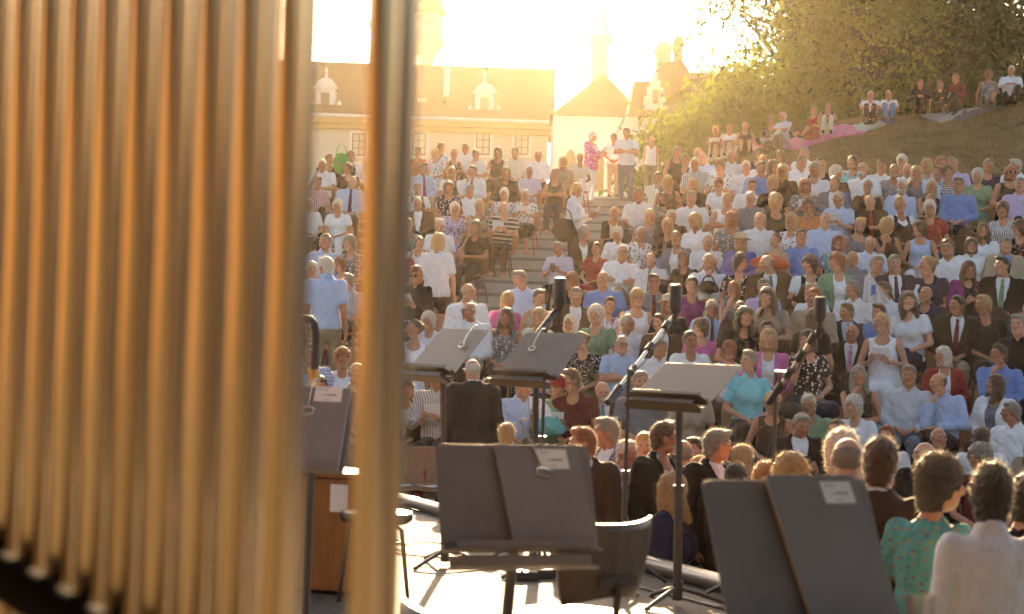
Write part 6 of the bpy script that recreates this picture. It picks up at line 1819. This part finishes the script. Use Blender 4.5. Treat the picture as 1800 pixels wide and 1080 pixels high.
# cables and small boxes on the boards
def cable(pts, label, r=.006):
    m = MB(); P = [floor_pt(*p) + Vector((0, 0, r + .002)) for p in pts]; S = []
    for i in range(len(P) - 1):
        a, b = P[max(0, i - 1)], P[min(len(P) - 1, i + 2)]
        for k in range(6):
            u = k / 6; p0, p1, p2, p3 = a, P[i], P[i + 1], b; S.append(.5 * ((2 * p1) + (p2 - p0) * u + (2 * p0 - 5 * p1 + 4 * p2 - p3) * u * u + (3 * p1 - p0 - 3 * p2 + p3) * u ** 3))
    m.tube(S + [P[-1]], r, 7); tag(m.build('cable', M['cable'], smooth=True), label, 'cable', 'cables on the stage floor')
cable([(640, 930), (672, 941), (700, 958), (730, 957), (760, 955), (800, 965)], 'thin cable looping past the chair leg by the bell frame')
cable([(630, 935), (680, 965), (700, 975), (740, 980), (800, 985), (860, 995)], 'cable running under the front music stand towards the pedals')
cable([(668, 972), (690, 948), (676, 942), (690, 962), (712, 972)], 'tangled cable coil on the boards beside the bell frame')
cable([(880, 1012), (960, 1008), (1004, 1010), (1100, 1030), (1180, 1050), (1290, 1075)], 'long black cable crossing the boards behind the dark chair', .007)
cable([(1190, 1052), (1230, 1062), (1290, 1078)], 'black cable leaving the foot of the flat desk stand')
for px, py, rz, lab in ((925, 1020, .15, 'black foot pedal box under the front music stand'), (955, 1016, .3, 'second smaller pedal box beside the first under the front stand')):
    c = floor_pt(px, py); b = empty('pedal_box', c, rz); tag(b, lab, 'pedal'); m = MB(); m.box((0, 0, .028), (.13, .1, .05)); m.build('pedal_case', M['stand_black'], b, bevel=.006); m = MB(); m.tube([(-.03, -.02, .05), (-.03, -.02, .062)], .012, 10); m.build('switch', M['chrome'], b)
c = floor_pt(740, 997); m = MB(); m.box((c.x, c.y, ZS + .003), (.10, .06, .003)); tag(m.build('tape', mat('grey_tape', (.3, .27, .24), .8)), 'small strip of grey tape stuck on the boards', 'tape')
# a glass rim showing beside the big stand
c = at(1620, 1048, 4.6); g = empty('drinks_glass', c - Vector((0, 0, .10))); tag(g, 'clear glass with a bright rim beside the large near stand', 'glass')
gm = NT('clear_glass'); gm.base((.9, .9, .88), .05); gm.b.inputs['Transmission Weight'].default_value = .9
m = MB(); m.lathe([(0, 0), (.034, .0), (.038, .05), (.042, .10), (.0395, .10), (.036, .05), (.032, .006), (0, .006)], (0, 0, 0), 28); m.build('tumbler', gm.m, g, smooth=True)
ts = empty('side_table', (c.x, c.y, ZS)); tag(ts, 'small dark side table under the drinks glass', 'table'); m = MB(); m.lathe([(.16, c.z - .10 - ZS - .022), (.16, c.z - .102 - ZS), (0, c.z - .102 - ZS)], (0, 0, 0), 28); m.build('table_top', M['stand_black'], ts); m = MB(); m.tube([(0, 0, .02), (0, 0, c.z - ZS - .12)], .018, 12); m.build('leg', M['stand_black'], ts, smooth=True); m = MB(); m.lathe([(.14, 0), (.14, .015), (.02, .03)], (0, 0, 0), 24); m.build('base', M['stand_black'], ts)

# ---------------------------------------------------------------- tubular bells
bt = NT('lacquered_brass'); v = bt.obj(); n = bt.noise(bt.scaled(v, (30, 30, 1.2)), 1.0, 4)
bt.base(bt.ramp(n, [(.3, (.54, .40, .24)), (.7, (.72, .57, .37))]), bt.math('MULTIPLY_ADD', n, .10, .17), 1.0); M['bell'] = bt.m
ch_root = empty('tubular_bells', (-.35, 1.9, ZS)); tag(ch_root, 'frame of tall blurred brass tubular bells standing at the stage side', 'tubular bells'); o3 = Vector((-.35, 1.9, ZS))
PN, PF = Vector((-.1310, 1.62, 0)), Vector((-.640, 2.20, 0)); BT = (PF - PN); 
bn = Vector((-BT.y, BT.x, 0)).normalized(); bn = bn if bn.y > 0 else -bn
M['bell_back'] = mat('shaded_grey_bell', (.46, .38, .29), .2, 1.0, var=.1, scale=1.2, scl=(30, 30, 1.2))  # back row greyer: its shade is put into the metal colour
def bell(pos, zlo, zhi, mt, r=.0150):
    m = MB(); p = pos - o3; m.lathe([(r * .8, zlo - .004), (r, zlo), (r, zhi), (r * 1.12, zhi + .002), (r * 1.12, zhi + .03), (r * .9, zhi + .034), (0, zhi + .034)], (p.x, p.y, -ZS), 24); b = m.build('bell_tube', mt, ch_root, smooth=True); return b
for k in range(13):
    if k == 1: continue
    bell(PN + BT * (k / 10.0), EYE - .48 - .012 * (10 - k) if k else EYE - .62, EYE + .62, M['bell'])
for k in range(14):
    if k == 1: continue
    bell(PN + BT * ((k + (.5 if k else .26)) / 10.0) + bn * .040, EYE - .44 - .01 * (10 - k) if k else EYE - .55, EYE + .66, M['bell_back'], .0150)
def rail(a, b, z0, z1, r, name, mt):
    m = MB(); m.tube([Vector((a.x, a.y, z0)) - o3, Vector((b.x, b.y, z1)) - o3], r, 12); m.build(name, mt, ch_root, smooth=True)
A_, B_ = PN - BT * .12, PF + BT * .35
rail(PN + BT * .12 - bn * .035, B_ - bn * .035, EYE - .40, EYE - .262, .028, 'bottom_rail', mat('matt_black_rail', (.012, .010, .009), .95, 0, .02))
rail(A_ + bn * .03, B_ + bn * .03, EYE + .69, EYE + .69, .022, 'top_rail', M['stand_black'])
for q_ in (PN + BT * 1.32,):
    m = MB(); m.tube([Vector((q_.x, q_.y, ZS + .03)) - o3, Vector((q_.x, q_.y, EYE + .69)) - o3], .02, 12); m.build('upright', M['stand_black'], ch_root, smooth=True)
m = MB(); m.tube([Vector((PN.x, PN.y, ZS + .03)) - o3 + BT * .12 + bn * .03, Vector((PN.x, PN.y, EYE - .36)) - o3 + BT * .12 + bn * .03], .016, 12); m.build('upright', M['stand_black'], ch_root, smooth=True)
for q_ in (PN + BT * .12, PN + BT * 1.32):
    m = MB(); m.tube([q_ - o3 + bn * .3 + Vector((0, 0, ZS + .03)) , q_ - o3 - bn * .2 + Vector((0, 0, ZS + .03))], .02, 10); o = m.build('foot', M['stand_black'], ch_root, smooth=True)

# ---------------------------------------------------------------- haze added for the sun glare
hz_m = bpy.data.materials.new('added_glare_haze'); hz_m.use_nodes = True; hn = hz_m.node_tree.nodes; hn.remove(hn['Principled BSDF'])
pv = hn.new('ShaderNodeVolumePrincipled'); pv.inputs['Color'].default_value = (1.0, .82, .58, 1); pv.inputs['Density'].default_value = .00013; pv.inputs['Anisotropy'].default_value = .84
hz_m.node_tree.links.new(pv.outputs[0], hn['Material Output'].inputs['Volume'])
mb = MB(); mb.box((0, 200, 21.5), (530, 530, 45)); hz_o = mb.build('haze', hz_m); tag(hz_o, kind='stuff'); hz_o['label'] = 'warm haze added over the whole amphitheatre to spread the sun glare'; hz_o['category'] = 'haze'
